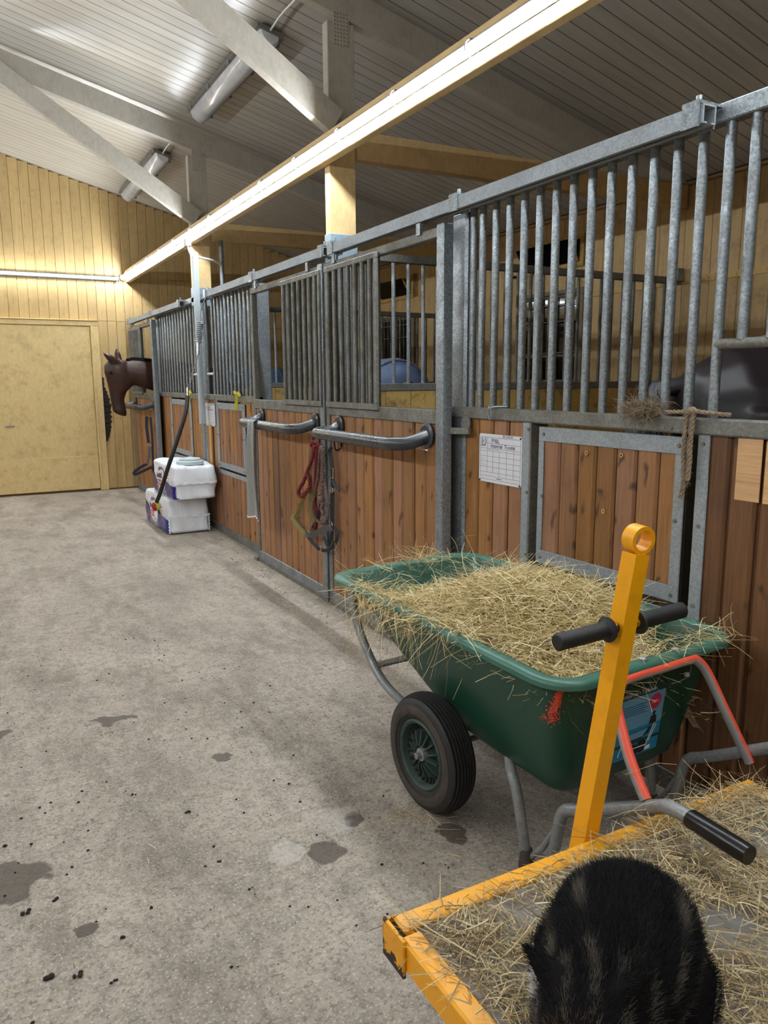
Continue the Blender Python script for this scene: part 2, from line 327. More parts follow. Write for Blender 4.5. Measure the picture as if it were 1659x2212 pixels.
# ------------------------------------------------------------------ mesh helpers
WL = {}                                       # world location of every root / part
class MB:
    def __init__(s): s.v = []; s.f = []; s.s = []
    def add(s, v, f, smooth=False):
        o = len(s.v); s.v += [tuple(p) for p in v]; s.f += [tuple(i+o for i in q) for q in f]; s.s += [smooth]*len(f); return s
    def box(s, a, b):
        x0, y0, z0 = a; x1, y1, z1 = b
        return s.add([(x0, y0, z0), (x1, y0, z0), (x1, y1, z0), (x0, y1, z0), (x0, y0, z1), (x1, y0, z1), (x1, y1, z1), (x0, y1, z1)],
                     [(3, 2, 1, 0), (4, 5, 6, 7), (0, 1, 5, 4), (1, 2, 6, 5), (2, 3, 7, 6), (3, 0, 4, 7)])
    def cbox(s, a, b, c=.004):                # box with chamfered edges
        bm = bmesh.new(); bmesh.ops.create_cube(bm, size=1)
        for v in bm.verts: v.co = Vector([(a[i]+b[i])/2+v.co[i]*(b[i]-a[i]) for i in range(3)])
        bmesh.ops.bevel(bm, geom=bm.edges[:], offset=c, segments=1, affect='EDGES')
        bm.verts.index_update()
        s.add([v.co for v in bm.verts], [[v.index for v in f.verts] for f in bm.faces]); bm.free(); return s
    def beam(s, p0, p1, w, h, up=(0, 0, 1)):  # rectangular bar from p0 to p1, w along side, h along up
        p0, p1 = Vector(p0), Vector(p1); d = (p1-p0).normalized(); sd = d.cross(Vector(up)).normalized(); u = sd.cross(d)
        q = [p+sd*(i*w/2)+u*(j*h/2) for p in (p0, p1) for i, j in ((-1, -1), (1, -1), (1, 1), (-1, 1))]
        return s.add(q, [(0, 1, 2, 3), (7, 6, 5, 4), (0, 4, 5, 1), (1, 5, 6, 2), (2, 6, 7, 3), (3, 7, 4, 0)])
    def rings(s, R, caps=True, smooth=True, closed=False):
        n = len(R[0]); v = [p for r in R for p in r]; f = []
        m = len(R)
        for i in range(m if closed else m-1):
            j = (i+1) % m
            for k in range(n):
                f.append((i*n+k, i*n+(k+1) % n, j*n+(k+1) % n, j*n+k))
        s.add(v, f, smooth)
        if caps and not closed:
            s.add(R[0], [tuple(range(n))[::-1]]); s.add(R[-1], [tuple(range(n))])
        return s
    def tube(s, path, r, n=10, caps=True, rb=None):
        P = [Vector(p) for p in path]; R = []; ref = None
        for i, p in enumerate(P):
            d = (P[min(i+1, len(P)-1)]-P[max(i-1, 0)]).normalized()
            if ref is None: ref = Vector((0, 0, 1)) if abs(d.z) < .9 else Vector((1, 0, 0))
            sd = d.cross(ref).normalized(); u = sd.cross(d); ref = u
            rr = r[i] if isinstance(r, (list, tuple)) else r
            R.append([p+sd*(rr*math.cos(2*PI*k/n))+u*((rb or rr)*math.sin(2*PI*k/n)) for k in range(n)])
        return s.rings(R, caps)
    def cyl(s, p0, p1, r, n=12): return s.tube([p0, p1], r, n)
    def ell(s, c, r, n=12, m=8):
        R = []
        for i in range(m+1):
            a = PI*(.03+.94*i/m)
            R.append([Vector((c[0]+r[0]*math.sin(a)*math.cos(2*PI*k/n), c[1]+r[1]*math.sin(a)*math.sin(2*PI*k/n), c[2]-r[2]*math.cos(a))) for k in range(n)])
        return s.rings(R)
    def ribbon(s, path, w, t, wdir):          # flat strap along a path
        P = [Vector(p) for p in path]; R = []
        for i, p in enumerate(P):
            d = (P[min(i+1, len(P)-1)]-P[max(i-1, 0)]).normalized()
            nn = Vector(wdir); sd = d.cross(nn).normalized(); nn = sd.cross(d).normalized()
            R.append([p+sd*(a*w/2)+nn*(b*t/2) for a, b in ((-1, -1), (1, -1), (1, 1), (-1, 1))])
        return s.rings(R, True, False)
    def rope(s, path, r, pitch=.05, n=6):
        P = [Vector(p) for p in path]; L = 0; A = [0]
        for a, b in zip(P, P[1:]): L += (b-a).length; A.append(L)
        for k in range(3):
            Q = []
            for i, p in enumerate(P):
                d = (P[min(i+1, len(P)-1)]-P[max(i-1, 0)]).normalized()
                e1 = d.cross(Vector((1, .2, .1))).normalized(); e2 = d.cross(e1)
                a = 2*PI*(A[i]/pitch+k/3); Q.append(p+(e1*math.cos(a)+e2*math.sin(a))*r*.5)
            s.tube(Q, r*.55, n)
        return s
    def torus(s, c, R, r, axis='X', n=20, m=8):
        rr = []
        for i in range(n):
            a = 2*PI*i/n; ring = []
            for j in range(m):
                b = 2*PI*j/m; q = R+r*math.cos(b); h = r*math.sin(b)
                t = (q*math.cos(a), q*math.sin(a), h)
                t = {'X': (t[2], t[0], t[1]), 'Y': (t[0], t[2], t[1]), 'Z': t}[axis]
                ring.append(Vector(c)+Vector(t))
            rr.append(ring)
        return s.rings(rr, False, True, True)
    def mesh(s, name, mat, off=(0, 0, 0)):
        me = bpy.data.meshes.new(name)
        me.from_pydata([(x-off[0], y-off[1], z-off[2]) for x, y, z in s.v], [], s.f)
        me.polygons.foreach_set('use_smooth', s.s)
        bm = bmesh.new(); bm.from_mesh(me); bmesh.ops.recalc_face_normals(bm, faces=bm.faces[:]); bm.to_mesh(me); bm.free()
        if any(s.s): me.set_sharp_from_angle(angle=.75)
        if mat: me.materials.append(M[mat] if isinstance(mat, str) else mat)
        return me
    def build(s, name, mat, parent=None, at=None):
        """one mesh object; geometry given in world coordinates (or in the parent's space if the parent is turned)"""
        if parent is not None and parent.get('_local'): off = Vector(at or (0, 0, 0)); loc = off
        else:
            if at is None:
                a = np.array(s.v); at = tuple((a.min(0)+a.max(0))/2)
            off = Vector(at); loc = off-(WL[parent.name] if parent else Vector())
        o = bpy.data.objects.new(name, s.mesh(name, mat, off)); COL.objects.link(o)
        o.location = loc; o.parent = parent
        if parent is not None and parent.get('_local'): o['_local'] = 2; o['_o'] = list(off); 
        else: WL[o.name] = off
        if parent is not None and parent.get('_local') == 2: o.location = off-Vector(parent['_o'])
        return o
def tag(o, label=None, cat=None, group=None, kind=None):
    for k, v in (('label', label), ('category', cat), ('group', group), ('kind', kind)):
        if v: o[k] = v
    return o
def empty(name, loc, label=None, cat=None, group=None, rz=None, kind=None):
    o = bpy.data.objects.new(name, None); COL.objects.link(o); o.location = loc; WL[o.name] = Vector(loc); o.empty_display_size = .1
    if rz is not None: o.rotation_euler.z = rz; o['_local'] = 1
    return tag(o, label, cat, group, kind)
def put(me, name, parent, M4):                # link shared mesh data at a world matrix under an unrotated parent
    o = bpy.data.objects.new(name, me); COL.objects.link(o)
    if parent: o.parent = parent; M4 = Matrix.Translation(-WL[parent.name]) @ M4
    o.matrix_basis = M4; WL[o.name] = Vector(M4.translation)+(WL[parent.name] if parent else Vector()); return o
PC = {}
def plank_mesh(wd, ln, t, mat, ch=.009):
    if mat.startswith('yellow'): ch = .004
    key = ('p', round(wd, 3), round(ln, 3), round(t, 3), mat)
    if key not in PC:
        b = MB(); h = wd/2
        prof = [(-h, 0), (h, 0), (h, t-ch), (h-ch, t), (-h+ch, t), (-h, t-ch)]
        b.add([(x, 0, z) for x, z in prof]+[(x, ln, z) for x, z in prof],
              [(0, 1, 2, 3, 4, 5), (11, 10, 9, 8, 7, 6)]+[(i, i+6, (i+1) % 6+6, (i+1) % 6) for i in range(6)])
        PC[key] = b.mesh('plank', mat)
    return PC[key]
def plank(parent, base, wdir, ldir, wd, ln, t, mat, name='plank'):
    wv, lv = Vector(wdir).normalized(), Vector(ldir).normalized(); nv = wv.cross(lv)
    m = Matrix((wv, lv, nv)).transposed().to_4x4(); m.translation = Vector(base)
    return put(plank_mesh(wd, ln, t, mat), name, parent, m)
def boards(parent, x, y0, y1, z0, z1, pitch=.115, t=.02, mat='wood', gap=.011):
    """upright boards on a plane x (facing -x) between y0 and y1"""
    n = max(1, round((y1-y0)/pitch)); p = (y1-y0)/n
    MB().box((x-.007, y0+.002, z0), (x+.002, y1-.002, z1)).build('backing_board', 'groove_wood', parent)
    for i in range(n):
        mt = mat if not callable(mat) else mat(y0+(i+.5)*p)
        plank(parent, (x, y0+(i+.5)*p, z0), (0, -1, 0), (0, 0, 1), p-gap, z1-z0, t+random.uniform(-.002, .002), mt)
def bar(parent, x, y, z0, z1, r=.0165, mat='galv', name='bar'):
    key = ('b', round(z1-z0, 3), r, mat)
    if key not in PC: PC[key] = MB().cyl((0, 0, 0), (0, 0, z1-z0), r, 12).mesh('bar', mat)
    return put(PC[key], name, parent, Matrix.Translation((x, y, z0)))
def screw(parent, p, r=.006, axis='X', mat='galv_dirty', name='screw'):
    key = ('s', r, axis, mat)
    if key not in PC:
        d = {'X': (-.004, 0, 0), 'Y': (0, -.004, 0), 'Z': (0, 0, .004)}[axis]
        PC[key] = MB().cyl((0, 0, 0), d, r, 8).mesh('screw', mat)
    return put(PC[key], name, parent, Matrix.Translation(p))
def smooth(pts, n=6):
    P = [Vector(p) for p in pts]; out = []
    for i in range(len(P)-1):
        p0, p1, p2, p3 = P[max(i-1, 0)], P[i], P[i+1], P[min(i+2, len(P)-1)]
        for k in range(n):
            t = k/n
            out.append(.5*((2*p1)+(p2-p0)*t+(2*p0-5*p1+4*p2-p3)*t*t+(-p0+3*p1-3*p2+p3)*t**3))
    out.append(P[-1]); return out
def text(body, size, mat, parent, M4, name='lettering', align='LEFT', thick=0.0, shear=0):
    cu = bpy.data.curves.new('t', 'FONT'); cu.body = body; cu.size = size; cu.align_x = align; cu.extrude = thick; cu.shear = shear
    cu.resolution_u = 2
    ob = bpy.data.objects.new('t', cu); COL.objects.link(ob)
    dg = bpy.context.evaluated_depsgraph_get(); me = bpy.data.meshes.new_from_object(ob.evaluated_get(dg))
    bpy.data.objects.remove(ob); me.materials.clear(); me.materials.append(M[mat])
    o = put(me, name, None if (parent is None or parent.get('_local')) else parent, M4)
    if parent is not None and parent.get('_local'):
        o.parent = parent
        if parent.get('_local') == 2: o.matrix_basis = Matrix.Translation(-Vector(parent['_o'])) @ M4
    return o
def strands(name, mat, P, D, L, W, parent=None, seg=3, curl=.35, up=None, kind='stuff', col=None, droop=0.0):
    """many thin bent ribbons: positions P, directions D, lengths L, widths W"""
    n = len(P); P = np.array(P, float); D = np.array(D, float); D /= np.linalg.norm(D, axis=1)[:, None]+1e-9
    R = rng.normal(size=(n, 3)); S = np.cross(D, R); S /= np.linalg.norm(S, axis=1)[:, None]+1e-9
    B = np.cross(D, S); B = B*rng.normal(size=(n, 1))*curl
    V = np.zeros((n, (seg+1)*2, 3))
    for k in range(seg+1):
        t = k/seg
        c = P+D*(L*t)[:, None]+B*(L*(t*t-t)*1.6)[:, None]
        c[:, 2] -= droop*L*t*t
        ww = W*(1-.5*t)
        V[:, 2*k] = c-S*ww[:, None]/2; V[:, 2*k+1] = c+S*ww[:, None]/2
    V = V.reshape(-1, 3)
    base = (np.arange(n)*(seg+1)*2)[:, None]
    F = np.concatenate([base+np.array([2*k, 2*k+1, 2*k+3, 2*k+2])[None] for k in range(seg)], 0)
    off = Vector(P.mean(0))
    local = parent is not None and parent.get('_local')
    V = V-np.array(off)
    me = bpy.data.meshes.new(name); me.vertices.add(len(V)); me.vertices.foreach_set('co', V.ravel())
    me.loops.add(F.size); me.loops.foreach_set('vertex_index', F.ravel().astype(np.int32))
    me.polygons.add(len(F)); me.polygons.foreach_set('loop_start', np.arange(len(F), dtype=np.int32)*4)
    me.update(calc_edges=True); me.validate()
    if col is not None:
        at = me.attributes.new('coat', 'FLOAT_COLOR', 'POINT'); at.data.foreach_set('color', np.repeat(np.c_[col, np.ones(n)], (seg+1)*2, 0).ravel())
    me.materials.append(M[mat]); o = bpy.data.objects.new(name, me); COL.objects.link(o)
    if parent is not None: o.parent = parent
    o.location = off if (parent is None or local) else off-WL[parent.name]
    if kind: o['kind'] = kind
    WL[o.name] = off
    return o
# ------------------------------------------------------------------ shell
LX, RX, EY, BY, EAVE, SL = -5.22, 5.22, 10.8, -5.0, 2.977, .257
def roofz(x): return 4.318-SL*abs(x)
fl = MB().box((LX-.1, BY-.1, -.15), (RX+.1, EY+.1, 0)).build('floor', 'floor', None, (0, 0, 0)); tag(fl, kind='structure')
bd = MB().box((2.16, BY, 0), (RX-.02, EY-.02, .03)).build('floor', 'stall_floor'); tag(bd, kind='structure')
def prism(name, mat, y0, y1):
    b = MB(); pr = [(LX-.1, -.05), (RX+.1, -.05), (RX+.1, roofz(RX+.1)+.03), (0, 4.318+.03), (LX-.1, roofz(RX+.1)+.03)]
    b.add([(x, y0, z) for x, z in pr]+[(x, y1, z) for x, z in pr], [(0, 1, 2, 3, 4), (9, 8, 7, 6, 5)]+[(i, i+5, (i+1) % 5+5, (i+1) % 5) for i in range(5)])
    o = b.build(name, mat); tag(o, kind='structure'); return o
we = prism('wall_end', 'yellow_groove', EY+.025, EY+.12)
wb = prism('wall_back', 'yellow_wall', BY-.12, BY)
wr = MB().box((RX+.022, BY, -.05), (RX+.14, EY+.1, 3.0)).build('wall_right', 'yellow_groove'); tag(wr, kind='structure')
wl = MB().box((LX-.14, BY, -.05), (LX, EY+.1, 3.0)).build('wall_left', 'yellow_stall'); tag(wl, kind='structure')
# end-wall planks, two courses meeting above the door
pw = .116; x = LX
DOORX = 1.585
while x < RX-.02:
    xc = x+pw/2
    zt = roofz(min(abs(x), abs(x+pw)))-.0
    zj = 2.235 if xc < 2.6 else 2.80 if xc < 3.7 else 2.2
    if xc < -DOORX-.02: plank(we, (xc, EY+.025, 0.02), (1, 0, 0), (0, 0, 1), pw-.0025, zt, .022, 'yellow_wall')
    else:
        plank(we, (xc, EY+.025, zj), (1, 0, 0), (0, 0, 1), pw-.0025, zt-zj, .022, 'yellow_wall')
        if xc > DOORX+.02: plank(we, (xc, EY+.025, .02), (1, 0, 0), (0, 0, 1), pw-.0025, zj-.024, .022, 'yellow_wall')
    x += pw
# right outer wall planks around the window openings
WINS = [(5.68, 6.5), (8.8, 9.6)]
y = BY; pr_ = .13
while y < EY-.05:
    yc = y+pr_/2; hit = any(a-.1 < yc < b+.1 for a, b in WINS)
    segs = [(.03, 1.38), (2.3, 2.5), (2.79, 2.955)] if hit else [(.03, 2.955)]
    for a, b in segs: plank(wr, (RX+.022, yc, a), (0, -1, 0), (0, 0, 1), pr_-.003, b-a, .02, 'yellow_stall')
    y += pr_
tag(MB().box((RX-.012, BY, 2.2), (RX+.002, 5.55, 2.25)).build('trim_1', 'yellow_dirty'), kind='structure')
# ceiling: a deck per slope, boards running from ridge to eave
ce = {}
for sg, nm in ((1, 'ceiling'), (-1, 'ceiling')):
    b = MB(); z0 = 4.318+.025; X1 = sg*(5.34); z1 = roofz(5.34)+.025
    b.add([(0, BY-.1, z0), (0, EY+.1, z0), (X1, EY+.1, z1), (X1, BY-.1, z1), (0, BY-.1, z0+.1), (0, EY+.1, z0+.1), (X1, EY+.1, z1+.1), (X1, BY-.1, z1+.1)],
          [(0, 1, 2, 3), (4, 5, 6, 7), (0, 1, 5, 4), (1, 2, 6, 5), (2, 3, 7, 6), (3, 0, 4, 7)])
    c = b.build(nm, 'ceil_groove'); tag(c, kind='structure'); ce[sg] = c
    ln = math.hypot(5.22, SL*5.22)-.01; cp = .115; y = BY
    dirv = Vector((sg*1, 0, -SL)).normalized()
    while y < EY-.02:
        wv = (0, 1, 0) if sg < 0 else (0, -1, 0)
        o = plank(c, (0+sg*.003, y+cp/2, 4.318+.024), wv, dirv, cp-.0085, ln, .022, 'white_ceiling')
        y += cp
# ------------------------------------------------------------------ timber frame
FRAMES = [(1.05, 'nearest'), (4.5, 'middle'), (7.6, 'far')]
for k, (fy, w) in enumerate([(-1.7, 'back')]+FRAMES):
    for sg in (1, -1):
        side = 'right' if sg > 0 else 'left'
        st = None
        where = {('middle', 1): 'above the second stall door', ('far', 1): 'nearest the yellow end wall', ('nearest', 1): 'at the near edge of the view', ('back', 1): 'behind the camera'}.get((w, sg), 'on the unseen left side, %s bay' % w)
        xo = 2.036 if w == 'far' else 2.066; x0, x1 = sorted((sg*xo, sg*(xo+.178)))
        p = empty('timber_post', (sg*2.13, fy, 0), 'yellow painted timber post on blue grey steel shoe, '+where, 'post')
        b = MB().cbox((x0, fy-.035, 2.335), (x1, fy+.035, 2.733)); xa, xb = sorted((sg*2.067, sg*(xo+.178))); b.cbox((xa, fy-.034, 2.734), (xb, fy+.034, 2.888)); b.build('shaft', 'yellow_timber', p)
        MB().cbox((x0-.006, fy-.042, 2.168), (x1+.006, fy+.042, 2.34)).build('steel_shoe', 'shoe', p)
        MB().cbox((x0+.04, fy-.04, 0), (x1-.04, fy+.04, 2.167)).build('column', 'galv', p)
        kp = MB().cbox((x0, fy-.035, 2.89), (x1, fy+.035, roofz(2.245)-.2)).build('king_post', 'white_timber')
        tag(kp, 'white painted upright strut between beam and rafter, '+where, 'strut')
        if w in ('middle', 'far') and sg > 0:
            nl = MB().box((xo+.04, fy-.039, roofz(2.2)-.34), (xo+.14, fy-.034, roofz(2.2)-.16)).build('nail_plate', 'white_timber', kp)
            nd = MB()
            for i in range(5):
                for j in range(9): nd.cyl((xo+.05+i*.02, fy-.039, roofz(2.2)-.335+j*.021), (xo+.05+i*.02, fy-.041, roofz(2.2)-.335+j*.021), .003, 5)
            tag(nd.build('nail', 'dark', kp), kind='stuff')
        b = MB(); zr = .19
        q = [(sg*.02, roofz(.02)-.006), (sg*5.2, roofz(5.2)-.006), (sg*5.2, roofz(5.2)-zr), (sg*.02, roofz(.02)-zr)]
        b.add([(a, fy-.035, c) for a, c in q]+[(a, fy+.035, c) for a, c in q], [(0, 1, 2, 3), (7, 6, 5, 4), (0, 4, 5, 1), (1, 5, 6, 2), (2, 6, 7, 3), (3, 7, 4, 0)])
        tag(b.build('rafter', 'white_timber'), 'white painted sloping rafter under the ceiling boards, '+where, 'rafter')
        b = MB(); b.beam((sg*2.09, fy-.072, 2.965), (sg*.40, fy-.072, 2.965+1.69*.632), .07, .15, (0, 0, 1))
        tag(b.build('diagonal_brace', 'white_timber'), 'white painted diagonal brace rising left from the beam, '+where, 'brace')
        tag(MB().cbox((min(sg*2.26, sg*5.2), fy-.041, 2.785), (max(sg*2.26, sg*5.2), fy+.041, 2.955)).build('tie_beam', 'yellow_timber'),
            'yellow brown tie beam across the stall from post to outer wall, '+where, 'beam')
for sg in (1, -1):
    x0, x1 = sorted((sg*2.007, sg*2.062))
    tag(MB().cbox((x0, BY, 2.735), (x1, EY-.005, 2.89)).build('long_beam', 'yellow_timber'),
        'long yellow brown beam along the aisle carrying the LED tube' if sg > 0 else 'long beam on the unseen left side of the aisle', 'beam')
# ------------------------------------------------------------------ LED tubes
def led_line(p0, p1, label, nx):
    t = empty('led_tube_light', tuple((Vector(p0)+Vector(p1))/2), label, 'light')
    p0, p1 = Vector(p0), Vector(p1); d = (p1-p0); L = d.length; d.normalize()
    MB().tube([p0, p1], .033, 16).build('cover', 'led_cover', t)
    n = max(1, round(L)); em = MB(); off = Vector(nx)*.012+Vector((0, 0, -.012))
    if abs(d.y) < .5:                         # end-wall line: added shield keeps the strip's light off the wall
        R = []
        for q in (p0, p1): R.append([q+Vector((0, .028*math.cos(a), .028*math.sin(a))) for a in np.linspace(-1.25, 1.25, 9)]+[q+Vector((0, .026*math.cos(a), .026*math.sin(a))) for a in np.linspace(1.25, -1.25, 9)])
        MB().rings(R, True).build('light_shield', 'led_shield', t)
        off = Vector((0, -.012, 0))
    for i in range(n):
        em.tube([p0+d*(L*i/n+.004)+off, p0+d*(L*(i+1)/n-.004)+off], .009 if abs(d.y) > .5 else .015, 6)
    em.build('led_strip', 'led' if abs(d.y) > .5 else 'led_end', t)
    if abs(d.y) > .5:                         # added dark shield, shaped to block light towards beam and ceiling
        sx = 1 if p0.x > 0 else -1; R = []
        for q in (p0, p1): R.append([q+Vector((sx*.028*math.cos(a), 0, .028*math.sin(a))) for a in np.linspace(-.35, 2.05, 9)]+[q+Vector((sx*.026*math.cos(a), 0, .026*math.sin(a))) for a in np.linspace(2.05, -.35, 9)])
        MB().rings(R, True).build('light_shield', 'led_shield', t)
    k = int(L/.62)
    for i in range(k):
        c = p0+d*(L*(i+.5)/k)
        ax = 'Y' if abs(d.y) > .5 else 'X'
        MB().torus(c, .036, .0035, ax, 18, 6).build('clip', 'galv', t)
    for c in (p0, p1): MB().cyl(c-d*.01, c+d*.01, .037, 16).build('end_cap', 'grey_base', t)
    return t
led_line((1.966, -1.3, 2.795), (1.966, EY-.03, 2.795), 'bright LED tube clipped along the long yellow beam above the stalls', (-.3, 0, 0))
led_line((-1.96, -3.0, 2.795), (-1.96, EY-.03, 2.795), 'LED tube on the unseen left beam', (.3, 0, 0))
led_line((-1.9, EY-.05, 2.772), (1.90, EY-.05, 2.772), 'bright LED tube running across the yellow end wall above the door', (0, -.3, 0))
for i, (ya, yb) in enumerate(((5.30, 7.12), (8.5, 10.5))):
    xc = 2.03; zc = roofz(xc)
    t = empty('ceiling_lamp', (xc, (ya+yb)/2, zc-.05), 'unlit dusty batten lamp on the ceiling '+('nearest the camera, half behind a white brace' if i == 0 else 'close to the end wall'), 'lamp', 'unlit batten lamps on the ceiling')
    b = MB(); R = []
    for yy in (ya, ya+.02, yb-.02, yb):
        r = .072 if ya < yy < yb else .06
        R.append([Vector((xc+r*math.cos(PI*k/10+PI), yy, zc-.035+r*math.sin(PI*k/10+PI)*.95-SL*r*math.cos(PI*k/10+PI))) for k in range(11)])
    b.rings(R, True).build('cover', 'lampglass', t)
    b = MB(); b.add([(xc-.095, ya-.01, zc+.025-.035), (xc+.095, ya-.01, zc-.025-.035), (xc+.095, yb+.01, zc-.025-.035), (xc-.095, yb+.01, zc+.025-.035),
                     (xc-.09, ya-.01, zc+.02), (xc+.09, ya-.01, zc-.026), (xc+.09, yb+.01, zc-.026), (xc-.09, yb+.01, zc+.02)],
                    [(0, 1, 2, 3), (4, 5, 6, 7), (0, 1, 5, 4), (1, 2, 6, 5), (2, 3, 7, 6), (3, 0, 4, 7)]); b.build('housing', 'grey_base', t)
    for dx in (-.03, .03): MB().cyl((xc+dx, ya+.05, zc-.06), (xc+dx, yb-.05, zc-.06), .013, 10).build('fluorescent_tube', 'white_pvc', t)
    for yy in np.linspace(ya+.1, yb-.1, 4):
        for s in (-1, 1): MB().box((xc+s*.092-.006, yy-.015, zc-.055-s*.022), (xc+s*.092+.006, yy+.015, zc-.015-s*.022)).build('clip', 'galv', t)
    MB().tube(smooth([(xc, ya, zc-.02), (xc-.01, ya-.25, zc-.012), (xc, ya-.6, zc-.012)]), .007, 6).build('cable', 'white_pvc', t)
# ------------------------------------------------------------------ end-wall door
d = empty('door_1', (0, EY, 0), kind='structure')
for k, (a, b) in enumerate(((-1.515, 0.004), (.008, 1.512))):
    lf = MB().cbox((a, EY-.012, .03), (b, EY+.02, 2.158), .003).build('door_leaf', 'door_yellow', d)
    MB().cbox((a+.01, EY-.02, .03), (b-.004, EY-.011, .475), .002).build('kick_panel', 'door_yellow', lf)
for s in (-1, 1):
    x0, x1 = sorted((s*1.515, s*1.621)); MB().cbox((x0, EY-.035, 0), (x1, EY+.02, 2.1615)).build('jamb', 'door_yellow', d)
    x0, x1 = sorted((s*1.522, s*1.54)); MB().cbox((x0, EY-.043, .01), (x1, EY-.034, 2.165), .002).build('stop_strip', 'door_yellow', d)
MB().cbox((-1.621, EY-.035, 2.162), (1.621, EY+.02, 2.226)).build('door_head', 'door_yellow', d)
MB().cbox((-1.621, EY-.06, 2.226), (1.624, EY+.02, 2.236)).build('drip_cap', 'door_yellow', d)
b = MB(); b.beam((.42, EY-.03, .895), (.53, EY-.03, .9), .012, .012); b.cyl((.44, EY-.012, .896), (.44, EY-.03, .896), .006, 8); b.build('latch', 'galv', d)
# ragged rubber draught strip beside the door
b = MB(); zz = np.linspace(.66, 1.50, 60); R = []
for z in zz:
    t_ = (z-.66)/.84; wdt = .02+.075*math.sin(PI*min(1, t_*1.15))**.7+random.uniform(-.008, .012)
    wdt *= random.uniform(.82, 1.05); th = .012+random.uniform(-.004, .006)
    R.append([(1.626, EY-.002, z), (1.626+wdt, EY-.002, z+random.uniform(-.006, .006)), (1.626+wdt*.8, EY-.002-th, z+random.uniform(-.006, .006)), (1.628, EY-.002-th*1.2, z)])
tag(b.rings(R, True, False).build('gnawed_strip', 'manure'), 'ragged black gnawed strip on the end wall beside the door jamb', 'strip')
# ------------------------------------------------------------------ windows
for i, (a, bb) in enumerate(WINS):
    wn = empty('window_%d' % (i+1), (RX, (a+bb)/2, 1.86), kind='structure')
    def fr(n, y0, y1, z0, z1, x0=RX-.02, x1=RX+.06, m='window_frame'): return MB().cbox((x0, y0, z0), (x1, y1, z1), .004).build(n, m, wn)
    fr('frame', a-.07, bb+.07, 2.23, 2.3); fr('frame', a-.07, bb+.07, 1.37, 1.44); fr('frame', a-.07, a, 1.44, 2.23); fr('frame', bb, bb+.07, 1.44, 2.23)
    fr('mullion', (a+bb)/2-.025, (a+bb)/2+.025, 1.44, 2.23, RX-.02, RX+.016); fr('glazing_bar', a, bb, 1.66, 1.69, RX-.015, RX+.014)
    for y0, y1 in ((a, (a+bb)/2-.025), ((a+bb)/2+.025, bb)):
        for z0, z1 in ((1.44, 1.66), (1.69, 2.23)): MB().box((RX+.006, y0, z0), (RX+.012, y1, z1)).build('pane', 'night_glass', wn)
    for yy in np.linspace(a+.03, bb-.03, 8): bar(wn, RX-.05, yy, 1.4, 2.28, .006, 'galv_dirty', 'grille_bar')
    for z in (1.42, 1.7, 2.0, 2.16, 2.26): MB().cyl((RX-.05, a-.02, z), (RX-.05, bb+.02, z), .006, 8).build('grille_rail', 'galv_dirty', wn)
    for yy in (a+.03, bb-.03):
        for z in (1.42, 2.26): MB().cyl((RX-.05, yy, z), (RX+.0, yy, z), .006, 6).build('grille_bracket', 'galv_dirty', wn)
    # hopper light above, tipped open over the dark
    fr('transom_frame', a-.05, bb+.05, 2.74, 2.79, m='yellow_dirty'); fr('transom_frame', a-.05, bb+.05, 2.49, 2.54, m='yellow_dirty')
    fr('transom_frame', a-.05, a, 2.54, 2.74, m='yellow_dirty'); fr('transom_frame', bb, bb+.05, 2.54, 2.74, m='yellow_dirty')
    MB().box((RX+.006, a, 2.54), (RX+.012, bb, 2.74)).build('night_pane', 'dark', wn)
    MB().beam((RX-.02, a+.01, 2.55), (RX-.13, a+.01, 2.73), .02, .03).build('flap_edge', 'yellow_dirty', wn)
    q = MB(); q.add([(RX-.02, a, 2.545), (RX-.02, bb, 2.545), (RX-.13, bb, 2.735), (RX-.13, a, 2.735), (RX-.005, a, 2.545), (RX-.005, bb, 2.545), (RX-.115, bb, 2.735), (RX-.115, a, 2.735)],
                    [(0, 1, 2, 3), (4, 5, 6, 7), (0, 1, 5, 4), (1, 2, 6, 5), (2, 3, 7, 6), (3, 0, 4, 7)]); q.build('hopper_flap', 'night_glass', wn)
    MB().cyl((RX-.03, bb+.06, 2.5), (RX-.06, bb+.2, 2.5), .012, 8).build('stay', 'dark', wn)
# ------------------------------------------------------------------ stall partitions
def partition(y, zrail, label):
    p = empty('stall_partition', (3.7, y, 0), label, 'partition')
    MB().cbox((2.26, y-.025, zrail-.05), (5.2, y+.025, zrail)).build('top_rail', 'galv_dirty', p)
    MB().cbox((2.26, y-.03, 1.375), (5.2, y+.03, 1.425)).build('lower_rail', 'galv_dirty', p)
    n = 26
    for i in range(n): bar(p, 2.3+i*(2.85/(n-1)), y, 1.425, zrail-.05, .0125, 'galv_dirty' if i > 5 else 'galv')  # first bars get brighter steel, the LED's light put into their colour
    nn = 15; wd = 2.93/nn
    for i in range(nn):
        xc = 2.26+(i+.5)*wd
        plank(p, (xc, y-.004, .03), (1, 0, 0), (0, 0, 1), wd-.004, 1.345, .02, 'yellow_dirty')
        plank(p, (xc, y+.004, .03), (-1, 0, 0), (0, 0, 1), wd-.004, 1.345, .02, 'yellow_dirty')
    MB().cbox((5.12, y-.05, zrail-.03), (5.2, y-.026, zrail+.07), .004).build('wall_bracket', 'galv', p)
    return p
partition(4.5, 2.25, 'barred partition between the first and second stalls over stained yellow boards')
partition(7.6, 2.19, 'barred partition between the second and third stalls, seen through the sliding doors')
partition(1.05, 2.25, 'barred partition at the near side of the first stall')
po = MB().cyl((2.31, 7.52, .03), (2.31, 7.52, 2.785), .02, 12).build('steel_pole', 'galv'); tag(po, 'thin galvanised pole beside the far yellow post', 'pole')
